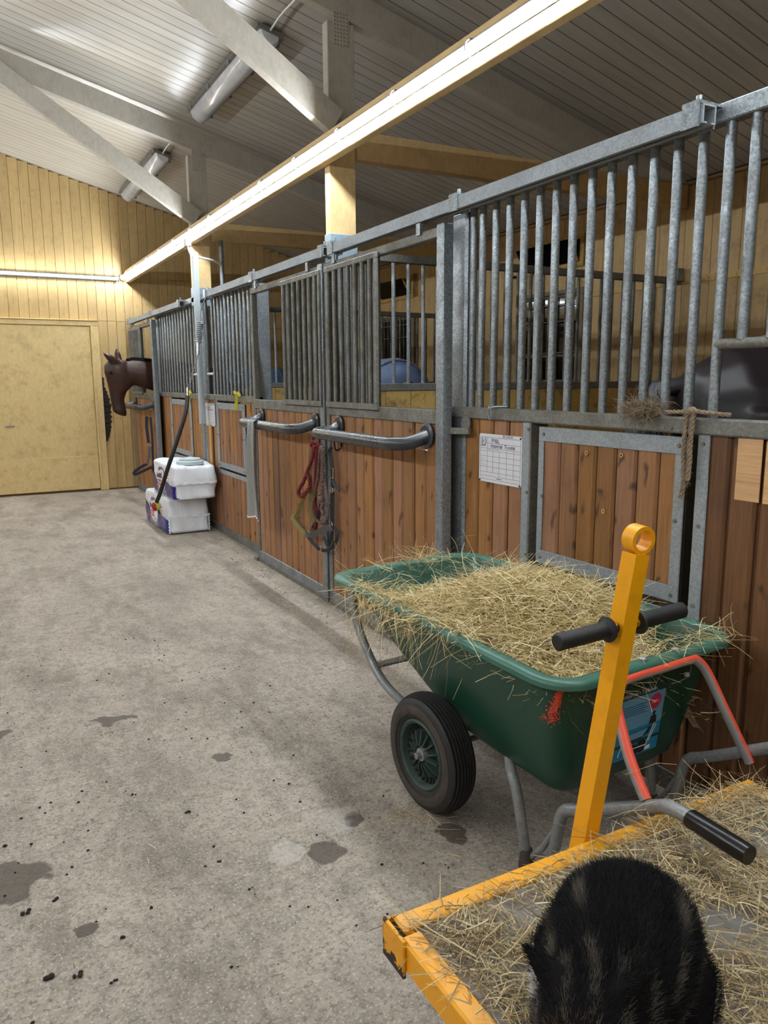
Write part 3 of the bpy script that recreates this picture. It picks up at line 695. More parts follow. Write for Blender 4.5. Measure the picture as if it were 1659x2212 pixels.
# ------------------------------------------------------------------ stall fronts
XP = 2.08                                     # face of fixed panels; doors slide in front of them
def hatch(parent, y0, y1, z0, z1, x, ang=0, bands=.05):
    """small board door in galvanised flats, hinged at y1; returns the part"""
    root = bpy.data.objects.new('feed_hatch', None); COL.objects.link(root); root.parent = parent
    wl_ = Vector((x, y1, z0)); root.location = wl_-WL[parent.name]; WL[root.name] = wl_; root.empty_display_size = .05
    wd, h = y1-y0, z1-z0
    n = max(3, round((wd-2*.02)/.105)); p = (wd-.04)/n
    for i in range(n):
        plank(root, (x+.0, y1-.02-(i+.5)*p, z0+.02), (0, -1, 0), (0, 0, 1), p-.005, h-.04, .024, 'wood')
    def flat(ya, yb, za, zb): MB().cbox((x-.031, ya, za), (x-.024, yb, zb), .002).build('edge_flat', 'galv_plate', root)
    flat(y0, y1, z1-bands*1.15, z1); flat(y0, y1, z0, z0+bands*1.1); flat(y0, y0+bands*.85, z0+bands*1.1, z1-bands*1.15); flat(y1-bands*.6, y1, z0+bands*1.1, z1-bands*1.15)
    MB().cbox((x-.022, y0-.004, z0+.005), (x+.04, y0+.006, z1-.005), .002).build('rubber_edge', 'black_rubber', root)
    for ya in (y0+.03, y1-.03):
        for za in (z0+.025, z0+h*.5, z1-.03): screw(root, (x-.031, ya, za), .007)
    root.rotation_euler.z = ang
    return root
def stall_panel(y0, y1, label, hy, barlist, jamb, feed=None, worn=False):
    br_ = .0165 if feed else .0135
    p = empty('stall_panel', (XP, (y0+y1)/2, 0), label, 'stall panel')
    x = XP
    MB().cbox((x, y0, 2.21), (x+.05, y1, 2.265)).build('top_rail', 'galv', p)
    MB().cbox((x-.012, y0, 1.268), (x+.05, y1, 1.322), .006).build('ledge_rail', 'galv_dirty', p)
    MB().cbox((x, y0, .0), (x+.05, y1, .075)).build('bottom_rail', 'galv_dirty', p)
    sw = .12 if feed else .055
    MB().cbox((x, y1-sw, .075), (x+.05, y1, 2.21), .012).build('stile', 'galv', p)
    if not feed or y0 > 4: MB().cbox((x, y0, .075), (x+.13, y0+.05, 2.21), .01).build('stile', 'galv', p)
    for yy in barlist: bar(p, x+.025, yy, 1.322, 2.21, br_)
    h0, h1, hz0, hz1 = hy
    bp = .1 if y0 < 3 else .11
    mt = (lambda yy: 'wood') if worn else 'wood'
    boards(p, x+.024, h1+jamb, y1-sw, .075, 1.268, bp)
    hl = h0-(.075 if feed else jamb*.5)
    boards(p, x+.024, y0+.05, hl, .075, 1.268, bp, mat='wood_dark' if feed else 'wood')
    boards(p, x+.024, hl, h1+jamb, .075, hz0-.03, bp)
    jr = jamb*.55 if feed else jamb*.2
    MB().cbox((x-.006, h1+jr, hz0-.05), (x+.002, h1+jamb, 1.268), .002).build('jamb_flat', 'galv_plate', p)
    MB().cbox((x-.004, h1+jr-.008, hz0-.05), (x+.09, h1+jr+.002, 1.268), .002).build('jamb_return', 'galv_dirty', p)
    MB().cbox((x-.006, h0-(.108 if feed else jamb*.5), hz0-.12), (x+.002, h0-(.063 if feed else .004), 1.268), .002).build('jamb_flat', 'galv_plate', p)
    MB().cbox((x-.004, h0-jamb*.4, hz0-.06), (x+.001, h1+jamb, hz0-.02), .002).build('sill_flat', 'galv_plate', p)
    for za in (hz0+.02, (hz0+hz1)/2, 1.24):
        screw(p, (x-.006, h1+jamb*.6, za), .007); screw(p, (x-.006, h0-(.085 if feed else jamb*.3), za), .007)
    return p
# near panel
yA = [2.995]+[2.925-.0975*i for i in range(14)]
pa = stall_panel(1.1, 3.14, 'nearest fixed stall panel with open ajar feed hatch and galvanised bars', (1.745, 2.475, .68, 1.262), yA[:15], .1, feed=True)
for i, yy in enumerate(np.arange(1.57, 1.16, -.0975)): bar(pa, XP+.025, float(yy), 1.565, 2.21)
MB().cyl((XP+.025, yA[14]-.0, 1.553), (XP+.025, 1.14, 1.553), .017, 12).build('opening_rail', 'galv_dirty', pa)
RINGS = ((2.203, 1.166), (2.029, 1.171), (2.105, .952))
hatch(pa, 1.745, 2.475, .68, 1.255, XP+.03, math.radians(1.5), .052)
for yy, zz in RINGS:
    MB().torus((XP+.003+(2.475-yy)*.026, yy, zz), .007, .003, 'X', 12, 6).build('screw_hole_ring', 'wood_new', pa)
MB().cbox((XP+.0, 1.455, 1.075), (XP+.0035, 1.54, 1.268), .001).build('unweathered_patch', 'wood_new', pa)
MB().cbox((XP+.0, 1.30, 1.075), (XP+.0035, 1.443, 1.262), .001).build('unweathered_patch', 'wood_new', pa)
for yy in (1.788, 1.821): screw(pa, (XP-.012, yy, 1.287), .008)
# lock catch
b = MB(); b.cyl((XP-.02, 2.98, 1.245), (XP-.012, 2.98, 1.245), .035, 14); b.beam((XP-.06, 3.13, 1.205), (XP-.03, 2.93, 1.212), .018, .03); b.build('latch', 'galv_dirty', pa)
# second and third panels
pb = stall_panel(5.95, 7.55, 'second fixed stall panel beside the white bedding bales, closed feed hatch', (6.3, 7.07, .645, 1.255), [6.06+.106*i for i in range(11)]+[7.22, 7.42, 7.48], .05)
hatch(pb, 6.3, 7.07, .645, 1.25, XP+.024, 0, .05)
pc = stall_panel(7.65, 9.56, 'third fixed stall panel next to the bay horse, hatch behind the hanging tether', (8.05, 8.9, .65, 1.255), [7.74+.125*i for i in range(15)], .05)
hatch(pc, 8.05, 8.9, .65, 1.25, XP+.024, 0, .05)
for par, ys in ((pb, (7.22, 7.42)), (pc, (7.72, 7.92))):   # manger openings between the bars
    MB().cyl((XP+.02, ys[0], 1.515), (XP+.02, ys[1], 1.515), .012, 8).build('feed_rail', 'white_pvc', par)
    b = MB(); b.box((XP+.06, ys[0], 1.3), (XP+.3, ys[1], 1.31)); b.box((XP+.29, ys[0], 1.31), (XP+.3, ys[1], 1.5)); b.build('manger', 'black_rubber', par)
# light strip of board under the cable cover and the cover itself
tag(MB().cbox((XP-.022, 7.27, .5), (XP-.002, 7.33, 1.03), .003).build('pale_batten', 'wood_new'), 'pale new wooden batten below the galvanised cable cover', 'batten')
cc = empty('cable_cover', (1.99, 7.34, 1.04), 'tall galvanised cable cover strip in front of the bars by the far post', 'cable cover')
b = MB(); b.box((1.985, 7.335, 1.04), (1.99, 7.395, 2.63)); b.box((1.99, 7.335, 1.04), (2.03, 7.339, 2.63)); b.box((1.99, 7.391, 1.04), (2.03, 7.395, 2.63)); b.build('channel', 'cover_pale', cc)
MB().tube(smooth([(1.962, 7.42, 2.76), (1.965, 7.4, 2.66), (2.0, 7.36, 2.6), (2.2, 7.42, 2.58), (2.3, 7.49, 2.55)]), .011, 8).build('conduit', 'white_pvc', cc)
MB().cbox((1.935, 7.38, 2.69), (1.985, 7.46, 2.765)).build('junction_box', 'white_pvc', cc)
# track rails
def track(y0, y1, label, clamps):
    t = empty('track_rail', (2.006, (y0+y1)/2, 2.21), label, 'track', 'sliding door tracks')
    x0, x1, z0, z1, th = 1.978, 2.034, 2.19, 2.244, .005
    b = MB(); b.box((x0, y0, z0+th), (x0+th, y1, z1-th)); b.box((x1-th, y0, z0+th), (x1, y1, z1-th)); b.box((x0, y0, z1-th), (x1, y1, z1))
    b.box((x0, y0, z0), (x0+.018, y1, z0+th)); b.box((x1-.018, y0, z0), (x1, y1, z0+th)); b.build('channel', 'galv_plate', t)
    for c in clamps:
        k = MB(); k.box((x0-.01, c-.03, z0-.008), (x0-.002, c+.03, z1+.004)); k.box((x0-.01, c-.03, z1+.004), (2.078, c+.03, z1+.012)); k.box((x1+.002, c-.03, z0-.008), (x1+.01, c+.03, z1+.004))
        k.build('bracket', 'galv', t)
        MB().cyl((2.005, c, z1+.012), (2.005, c, z1+.035), .009, 8).build('bolt', 'galv', t)
    return t
track(1.66, 4.31, 'nearest galvanised door track above the near stall panel', (1.70, 2.97, 4.28))
track(4.39, 7.02, 'middle galvanised door track ending at the near yellow post', (4.42, 5.72, 6.98))
track(7.92, 10.7, 'far galvanised door track above the bay horse', (7.96, 9.3, 10.66))
tag(MB().cbox((2.03, 7.02, 2.2), (2.075, 7.92, 2.25)).build('frame_tube', 'galv'), 'galvanised frame tube bridging the two far tracks', 'tube')
# sliding doors
def stall_door(y0, y1, label, open_near, halter=None):
    xd = 1.99; p = empty('stall_door', (xd, (y0+y1)/2, .03), label, 'stall door', 'sliding stall doors')
    MB().cbox((xd-.01, y0, .03), (xd+.05, y0+.06, 2.155), .006).build('near_stile', 'galv', p)
    MB().cbox((xd, y1-.045, .03), (xd+.045, y1, 2.10), .005).build('far_stile', 'galv_dirty', p)
    MB().cbox((xd, y0+.06, 2.10), (xd+.045, y1, 2.145), .004).build('top_rail', 'galv_dirty', p)
    MB().cbox((xd-.005, y0+.06, 1.235), (xd+.05, y1-.045, 1.305), .004).build('ledge_rail', 'galv_dirty', p)
    MB().cbox((xd, y0+.06, .03), (xd+.045, y1-.045, .1), .004).build('bottom_rail', 'galv', p)
    boards(p, xd+.026, y0+.062, y1-.047, .1, 1.235, .112)
    ym = (y0+y1)/2
    a, b_ = (ym+.02, y1-.05) if open_near else (y0+.065, ym-.02)
    n = 7
    for i in range(n): bar(p, xd+.028, a+.05+(b_-a-.1)*i/(n-1), 1.305, 2.10, .014, 'galv_dirty')
    MB().cbox((xd+.008, (a if open_near else b_-.03), 1.305), (xd+.04, (a+.03 if open_near else b_), 2.1), .003).build('mid_stile', 'galv_dirty', p)
    # the sliding grille, pushed over the fixed half
    g = bpy.data.objects.new('sliding_grille', None); COL.objects.link(g); g.parent = p; WL[g.name] = Vector((xd-.02, (a+b_)/2, 1.3)); g.location = WL[g.name]-WL[p.name]; g.empty_display_size = .05
    xg = xd-.026
    MB().cbox((xg, a-.06, 1.285), (xg+.022, b_-.0, 1.32), .003).build('grille_rail', 'galv_dirty', g)
    MB().cbox((xg, a-.06, 2.085), (xg+.022, b_-.0, 2.115), .003).build('grille_rail', 'galv_dirty', g)
    MB().cbox((xg, a-.06, 1.32), (xg+.022, a-.035, 2.085), .003).build('grille_stile', 'galv_dirty', g)
    for i in range(n): bar(g, xg+.011, a+.02+(b_-a-.06)*i/(n-1), 1.32, 2.085, .0135, 'galv_dirty')
    # rollers
    for yy in (y0+.22, y1-.16):
        k = MB(); k.box((xd-.012, yy-.018, 2.13), (xd-.004, yy+.018, 2.185)); k.cyl((2.006, yy, 2.14), (2.006, yy, 2.19), .006, 8); k.cyl((1.993, yy, 2.2), (2.019, yy, 2.2), .016, 10); k.build('roller_hanger', 'galv', p)
    # padded guard bar
    g = MB().tube(smooth([(1.985, y1-.2, 1.175), (1.93, y1-.2, 1.15), (1.85, y1-.2, 1.14), (1.828, y1-.23, 1.138), (1.826, y1-.32, 1.137), (1.826, (y0+y1)/2, 1.137), (1.826, y0+.3, 1.137), (1.84, y0+.21, 1.138), (1.9, y0+.16, 1.145), (1.985, y0+.14, 1.175)], 5), .034, 14).build('guard_bar', 'black_pad', p)
    for yy in (y1-.2, y0+.14):
        MB().tube([(1.986, yy, 1.178), (1.978, yy, 1.178), (1.972, yy, 1.178)], [.062, .062, .05], 20).build('flange', 'black_pad', g)
    MB().tube([(1.95, y0+.13, 1.128), (1.93, y0+.1, 1.115), (1.94, y0+.06, 1.113)], .003, 6).build('pin', 'chrome', g)
    return p
dA = stall_door(3.06, 4.41, 'nearest sliding stall door with black guard bar, opening on its near side', True)
dB = stall_door(4.43, 5.80, 'middle sliding stall door with a grey towel on its guard bar', False)
dC = stall_door(9.30, 10.68, 'far sliding stall door that the bay horse looks out of', True)
tag(MB().cbox((1.98, 5.81, 0), (2.1, 5.88, .03)).build('floor_stop', 'galv_dirty'), 'galvanised floor stop under the middle sliding door', 'door stop')
for y0, y1 in ((2.9, 4.45), (4.45, 5.9), (9.2, 10.75)):
    tag(MB().cbox((1.995, y0, 0), (2.03, y1-.02, .028), .003).build('floor_guide', 'galv_dirty'), 'floor guide strip under the %s sliding door' % {2.9: 'nearest', 4.45: 'middle', 9.2: 'far'}[y0], 'guide')
# plain left-hand stall front (outside the picture, closes the room)
lf = MB().box((-2.05, BY, 0), (-2.02, EY, 1.3)); lf.box((-2.055, BY, 1.27), (-2.01, EY, 1.32)); lf.box((-2.055, BY, 2.2), (-2.01, EY, 2.26))
lo = lf.build('left_stall_front', 'wood'); tag(lo, 'plain board stall front on the unseen left side', 'stall panel')
# ------------------------------------------------------------------ whiteboards
def face_x(x, y, z):                          # frame on a plane facing -x: local x runs towards the viewer's right (-y)
    m = Matrix(((0, 0, -1, x), (-1, 0, 0, y), (0, 1, 0, z), (0, 0, 0, 1))); return m
def whiteboard(x, y0, y1, z0, z1, label, full):
    t = empty('whiteboard', (x, (y0+y1)/2, (z0+z1)/2), label, 'whiteboard')
    W_, H_ = y1-y0, z1-z0; b = MB(); r = .012; R = []
    for xx in (x, x-.004):
        ring = []
        for cx, cz, a0 in ((y1-r, z1-r, 0), (y0+r, z1-r, 90), (y0+r, z0+r, 180), (y1-r, z0+r, 270)):
            for k in range(4):
                a = math.radians(a0+30*k); ring.append((xx, cx+r*math.cos(a), cz+r*math.sin(a)))
        R.append(ring)
    b.rings(R, True, False).build('panel', 'board_white', t)
    xs = x-.0048; g = MB()
    def Y(u): return y1-u*W_
    def Z(v): return z1-v*H_
    def hl(v, u0, u1, th=.0007): g.box((xs, Y(u1), Z(v)-th), (xs+.0006, Y(u0), Z(v)+th))
    def vl(u, v0, v1, th=.0007): g.box((xs, Y(u)-th, Z(v1)), (xs+.0006, Y(u)+th, Z(v0)))
    for v in (.07, .30, .35, .46, .57, .68, .79, .87, .94): hl(v, .03, .97)
    hl(.19, .2, .97)
    for u in (.03, .97): vl(u, .07, .94)
    vl(.2, .07, .79)
    for u in (.34, .49, .66, .82): vl(u, .30 if u > .5 else .35, .87 if u > .4 else .79)
    g.build('grid_line', 'ink_grey', t)
    def tx(s, u, v, h, m, sh=0): return text(s, h, m, t, face_x(xs-.0004, Y(u), Z(v)), 'handwriting', shear=sh)
    if full:
        tx('2012-04-05', .56, .055, .016, 'ink_blue'); tx('Impi', .30, .16, .03, 'ink_blue'); tx('Imperial  Tooma', .285, .275, .026, 'ink_blue')
        tx('cec', .42, .185, .018, 'red_print'); tx('Morgon   kväll', .22, .338, .014, 'ink_pale'); tx('Sent', .05, .54, .018, 'ink_pale'); tx('4  vp', .05, .655, .018, 'ink_pale')
        lg = MB()
        for s_ in (-1, 1):
            P = [(xs, Y(.115)+s_*.016*math.cos(a)*(1 if 1 else 1), Z(.155)+.019*math.sin(a)) for a in np.linspace(-1.25, .95, 12)]
            for p, q in zip(P, P[1:]): lg.beam(p, q, .0006, .0028, (0, .7, .7))
        lg.build('emblem', 'ink_black', t)
        text('K', .022, 'ink_black', t, face_x(xs-.0004, Y(.085), Z(.19)), 'emblem_letter'); text('KRAFFT', .0105, 'ink_black', t, face_x(xs-.0004, Y(.045), Z(.262)), 'emblem_lettering')
        MB().box((xs, Y(.55), Z(.912)), (xs+.0006, Y(.43), Z(.9))).build('imprint', 'ink_black', t)
    else:
        st = MB()
        for u0, u1, v in ((.30, .55, .17), (.25, .48, .27), (.54, .8, .275), (.5, .82, .06)):
            P = [(xs, Y(u0+(u1-u0)*k/9), Z(v)+.006*(-1)**k) for k in range(10)]
            for p, q in zip(P, P[1:]): st.beam(p, q, .0006, .0025, (0, .7, .7))
        st.build('handwriting', 'ink_blue', t)
        for u in (.1,): MB().box((xs, Y(.14), Z(.26)), (xs+.0006, Y(.07), Z(.12))).build('imprint', 'ink_grey', t)
        MB().box((xs, Y(.6), Z(.89)), (xs+.0006, Y(.42), Z(.86))).build('imprint', 'ink_grey', t)
    for u, v in ((.97, .04), (.03, .97), (.97, .97)): screw(t, (x-.004, Y(u), Z(v)), .004, 'X', 'ink_black')
    return t
whiteboard(XP-.002, 2.575, 2.885, .985, 1.205, 'white feeding board with blue handwriting screwed to the nearest stall panel', True)
whiteboard(XP-.004, 7.15, 7.47, 1.02, 1.235, 'small white board with faint blue writing beside the closed second feed hatch', False)
# ------------------------------------------------------------------ ropes, hooks, halters, towel
t = empty('rope_tie', (2.05, 1.70, 1.34), 'frayed hemp rope tied to the ledge rail, two ends hanging beside the hatch', 'rope')
b = MB()
b.rope(smooth([(2.05, 1.80, 1.338), (2.055, 1.74, 1.34), (2.05, 1.69, 1.345), (2.06, 1.64, 1.34), (2.09, 1.58, 1.335)], 5), .008)
b.rope(smooth([(2.055, 1.70, 1.345), (2.048, 1.71, 1.325), (2.046, 1.712, 1.22), (2.047, 1.705, 1.12), (2.046, 1.712, 1.06)], 8), .009)
b.rope(smooth([(2.055, 1.685, 1.345), (2.05, 1.686, 1.325), (2.047, 1.69, 1.24), (2.046, 1.688, 1.18), (2.046, 1.69, 1.12)], 8), .009)
b.ell((2.052, 1.694, 1.345), (.014, .018, .014), 10, 6); b.build('cord', 'hemp', t)
P, D = [], []
for k in range(420):
    q = random.choice([(2.046, 1.712, random.uniform(1.03, 1.3)), (2.046, 1.69, random.uniform(1.1, 1.3))]); P.append(q); D.append((random.gauss(0, 1), random.gauss(0, 1), random.gauss(-.6, .8)))
strands('frayed_fibre', 'hemp', P, D, rng.uniform(.008, .022, 420), rng.uniform(.0006, .0012, 420), t)
P = [(2.06+random.gauss(0, .012), 1.90+random.gauss(0, .032), 1.325+abs(random.gauss(.014, .01))) for _ in range(900)]
tf = strands('rope_tuft', 'hemp', P, [(random.gauss(0, .6), random.gauss(0, 1), random.gauss(0, .4)) for _ in P], rng.uniform(.03, .09, 900), rng.uniform(.0008, .002, 900), None, 3, .8, kind=None)
tag(tf, 'frayed brown tuft of rope lying on the ledge rail between the bars', 'rope')
hk = MB().tube(smooth([(2.10, 2.74, 1.31), (2.06, 2.78, 1.332), (2.05, 2.785, 1.32), (2.05, 2.785, 1.285), (2.05, 2.775, 1.272), (2.05, 2.765, 1.285), (2.05, 2.765, 1.325), (2.09, 2.70, 1.33)], 5), .004, 6).build('wire_hook', 'galv')
tag(hk, 'bent wire hook over the ledge rail of the nearest panel', 'hook')
for nm, yy, zz, lb in (('wall_hook', 4.52, 1.07, 'small black hook holding the olive halter'), ('wall_hook', 4.20, 1.06, 'small black hook holding the black halter')):
    h = MB().tube(smooth([(1.99, yy, zz+.03), (1.985, yy, zz-.02), (1.955, yy, zz-.03), (1.945, yy, zz), (1.945, yy, zz+.02)], 4), .006, 8).build(nm, 'black_gloss'); tag(h, lb, 'hook')
NX = (-.6, -.8, 0)
X0 = 1.965
def sh(P, dx=0): return [(X0+dx+(0 if len(p) < 3 else 0), p[-2]*X0/1.94, 1.45+(p[-1]-1.45)*X0/1.94) for p in P]
ol = empty('halter', (X0, 4.6, .75), 'olive green webbing halter hanging on the door seam, left of the ropes', 'halter')
MB().ribbon(smooth(sh([(4.531, 1.03), (4.578, .873), (4.57, .749), (4.651, .713), (4.812, .542), (4.892, .516)]), 6), .026, .004, NX).build('cheek_strap', 'olive', ol)
MB().ribbon(smooth(sh([(4.892, .516), (4.84, .49), (4.733, .455), (4.65, .435), (4.59, .437)], -.01), 6), .034, .006, NX).build('noseband', 'olive', ol)
MB().ribbon(smooth(sh([(4.547, .739), (4.568, .642), (4.542, .545), (4.52, .523), (4.56, .46)], -.006), 6), .022, .004, NX).build('throat_strap', 'olive', ol)
for y_, z_ in ((4.57, .735), (4.88, .516), (4.56, .455)): MB().torus(sh([(y_, z_)], -.008)[0], .016, .0035, 'X', 14, 6).build('ring', 'chrome', ol)
rr = empty('lead_rope', (X0, 4.5, .9), 'dark red twisted lead rope looped over the hook with the olive halter', 'rope')
MB().rope(smooth(sh([(4.50, 1.035), (4.475, 1.06), (4.43, 1.066), (4.405, 1.05), (4.425, .97), (4.44, .88), (4.453, .763), (4.46, .70), (4.44, .62), (4.45, .54), (4.48, .47)], -.02), 7), .013).build('cord', 'red_rope', rr)
MB().rope(smooth(sh([(4.41, 1.045), (4.45, .965), (4.532, .872), (4.6, .80), (4.648, .765), (4.7, .714), (4.66, .69), (4.612, .706), (4.55, .74), (4.506, .769), (4.505, .82), (4.55, .86)], -.035), 7), .014).build('cord_loop', 'red_rope', rr)
br = empty('lead_rope', (X0, 4.33, .85), 'faded brown twisted lead rope hanging in long loops beside the red rope', 'rope')
MB().rope(smooth(sh([(4.294, 1.043), (4.335, 1.015), (4.36, .93), (4.383, .838), (4.432, .741), (4.468, .638), (4.433, .581), (4.385, .565), (4.337, .565), (4.26, .595), (4.233, .678), (4.257, .763), (4.29, .85), (4.308, .93), (4.309, 1.02), (4.294, 1.046)], -.03), 6), .013).build('cord', 'brown_rope', br)
MB().rope(smooth(sh([(4.29, 1.046), (4.262, 1.02), (4.265, .95), (4.279, .86), (4.30, .716), (4.285, .69), (4.30, .66), (4.27, .63)], -.045), 6), .014).build('cord_end', 'brown_rope', br)
MB().ell(sh([(4.30, .715)], -.05)[0], (.02, .022, .028), 10, 7).build('knot', 'brown_rope', br)
bh = empty('halter', (X0, 4.25, .75), 'black webbing halter with grey padded noseband hanging right of the ropes', 'halter')
MB().ribbon(smooth(sh([(4.20, 1.05), (4.232, 1.018), (4.205, .957), (4.197, .865), (4.20, .80)], -.012), 6), .024, .005, NX).build('crown_strap', 'black_web', bh)
MB().ribbon(smooth(sh([(4.203, .775), (4.213, .651), (4.216, .575)], -.012), 5), .026, .006, NX).build('cheek_strap', 'black_web', bh)
MB().ribbon(smooth(sh([(4.587, .448), (4.50, .455), (4.385, .495), (4.27, .535), (4.196, .558)], -.035), 6), .038, .008, NX).build('noseband', 'grey_web', bh)
MB().ribbon(smooth(sh([(4.196, .558), (4.15, .54), (4.15, .482), (4.244, .411), (4.32, .385), (4.39, .377)], -.015), 6), .022, .005, NX).build('jaw_strap', 'black_web', bh)
MB().ribbon(smooth(sh([(4.572, .438), (4.495, .41), (4.39, .383)], -.03), 5), .024, .005, NX).build('chin_strap', 'black_web', bh)
MB().ribbon(smooth(sh([(4.33, .47), (4.26, .43), (4.39, .383)][:2]+[(4.2, .53)], -.02), 5), .02, .005, NX).build('fixed_strap', 'black_web', bh)
MB().ribbon(smooth(sh([(4.184, .854), (4.158, .822), (4.12, .805), (4.092, .799)], -.016), 5), .022, .004, NX).build('strap_end', 'black_web', bh)
MB().ribbon(smooth(sh([(4.366, .738), (4.386, .625), (4.43, .56), (4.505, .50)], -.02), 6), .022, .005, NX).build('throat_strap', 'black_web', bh)
for y_, z_ in ((4.202, .787), (4.216, .57), (4.58, .45), (4.39, .38), (4.366, .745)): MB().torus(sh([(y_, z_)], -.02)[0], .017, .0035, 'X', 14, 6).build('ring', 'chrome', bh)
bk = sh([(4.197, .89)], -.017)[0]; b = MB()
for a, c in (((0, -.018, -.03), (0, -.018, .03)), ((0, .018, -.03), (0, .018, .03)), ((0, -.018, .03), (0, .018, .03)), ((0, -.018, -.03), (0, .018, -.03))):
    b.tube([Vector(bk)+Vector(a), Vector(bk)+Vector(c)], .004, 6)
b.build('buckle', 'chrome', bh)
b = MB()
for k in range(5): b.torus(sh([(4.163, .455-.02*k)], -.012)[0], .009, .0022, 'X' if k % 2 else 'Y', 10, 5)
b.build('clip_chain', 'chrome', bh)
# far halter on the third door
fh = empty('halter', (1.93, 9.6, .7), 'dark navy halter hanging on the far stall door below the bay horse', 'halter')
FX = (-.25, -.97, 0)
def fp(a, z, k=0): return (1.985-.05-a*.97, 9.50+a*.25-k, z)
MB().ribbon(smooth([fp(.02, 1.03), fp(.028, .9), fp(.02, .76), fp(.015, .70)], 5), .034, .008, FX).build('crown_strap', 'navy', fh)
MB().ribbon(smooth([fp(-.02, 1.02, .01), fp(-.026, .8, .01), fp(-.022, .6, .01), fp(-.02, .36, .01)], 5), .026, .008, FX).build('cheek_strap', 'navy', fh)
MB().ribbon(smooth([fp(.01, .67, .02), fp(.02, .56, .02), fp(.05, .47, .02)], 4), .03, .01, FX).build('side_strap', 'grey_web', fh)
MB().ribbon(smooth([fp(.05, .46, .03), fp(.13, .42, .03), fp(.205, .365, .03), fp(.20, .335, .03), fp(.10, .375, .03), fp(-.0, .42, .03)], 5), .034, .01, FX).build('noseband', 'navy', fh)
MB().ribbon(smooth([fp(.0, .42, .02), fp(-.02, .37, .02), fp(-.025, .32, .02)], 4), .03, .01, FX).build('chin_strap', 'navy', fh)
MB().torus(fp(.012, .685, .02), .022, .005, 'Y', 14, 6).build('ring', 'chrome', fh); MB().torus(fp(.05, .47, .035), .018, .004, 'Y', 12, 6).build('ring', 'chrome', fh)
# towel over the guard bar of the middle door
tw = MB(); R = []
nz, nu = 24, 17
for layer in (0, 1):
    pass
rows = []
for i in range(nz+1):
    tt = i/nz; row = []
    zt = 1.178-(1.178-.46)*max(0, tt-.06)/.94 if tt > .06 else 1.165+.013*tt/.06
    y0, y1 = 5.17-.02*tt+.035*(1-tt), 5.335+.11*tt-.02*(1-tt)
    for k in range(nu+1):
        u = k/nu; yy = y0+(y1-y0)*u
        xx = 1.826-.04-.016*math.sin(u*9+1.3)*min(1, tt*4+.2)-.01*math.sin(u*17+tt*3)
        if tt < .06: xx = 1.826-.04*tt/.06
        row.append((xx, yy, zt+.012*math.sin(u*5)*tt))
    rows.append(row)
for row in rows: R.append(row+[(x_+.007, y_, z_) for x_, y_, z_ in row[::-1]])
towel = tw.rings(R, True).build('towel', 'towel'); tag(towel, 'grey towel draped over the guard bar of the middle stall door', 'towel')
hem = MB(); hem.rings([[(x_-.001, y_, z_+.004) for x_, y_, z_ in rows[-1]]+[(x_+.0085, y_, z_+.004) for x_, y_, z_ in rows[-1][::-1]], [(x_-.001, y_, z_-.008) for x_, y_, z_ in rows[-1]]+[(x_+.0085, y_, z_-.008) for x_, y_, z_ in rows[-1][::-1]]])
hem.build('hem', 'white_print', towel)
for yy, zz, lb in ((6.42, 1.3, 'yellow plastic strap end tied to the rail above the second hatch'), (8.02, 1.3, 'yellow strap scrap on the rail above the third hatch')):
    b = MB(); b.ribbon(smooth([(2.06, yy+.1, zz+.05), (2.055, yy+.02, zz+.045), (2.05, yy-.03, zz+.03), (2.055, yy, zz+.005), (2.05, yy+.01, zz-.1)], 5), .028, .004, NX); b.ribbon(smooth([(2.06, yy-.02, zz+.05), (2.05, yy-.08, zz+.04), (2.055, yy-.1, zz+.02)], 4), .025, .004, NX)
    tag(b.build('strap_scrap', 'yellow_tape'), lb, 'strap')
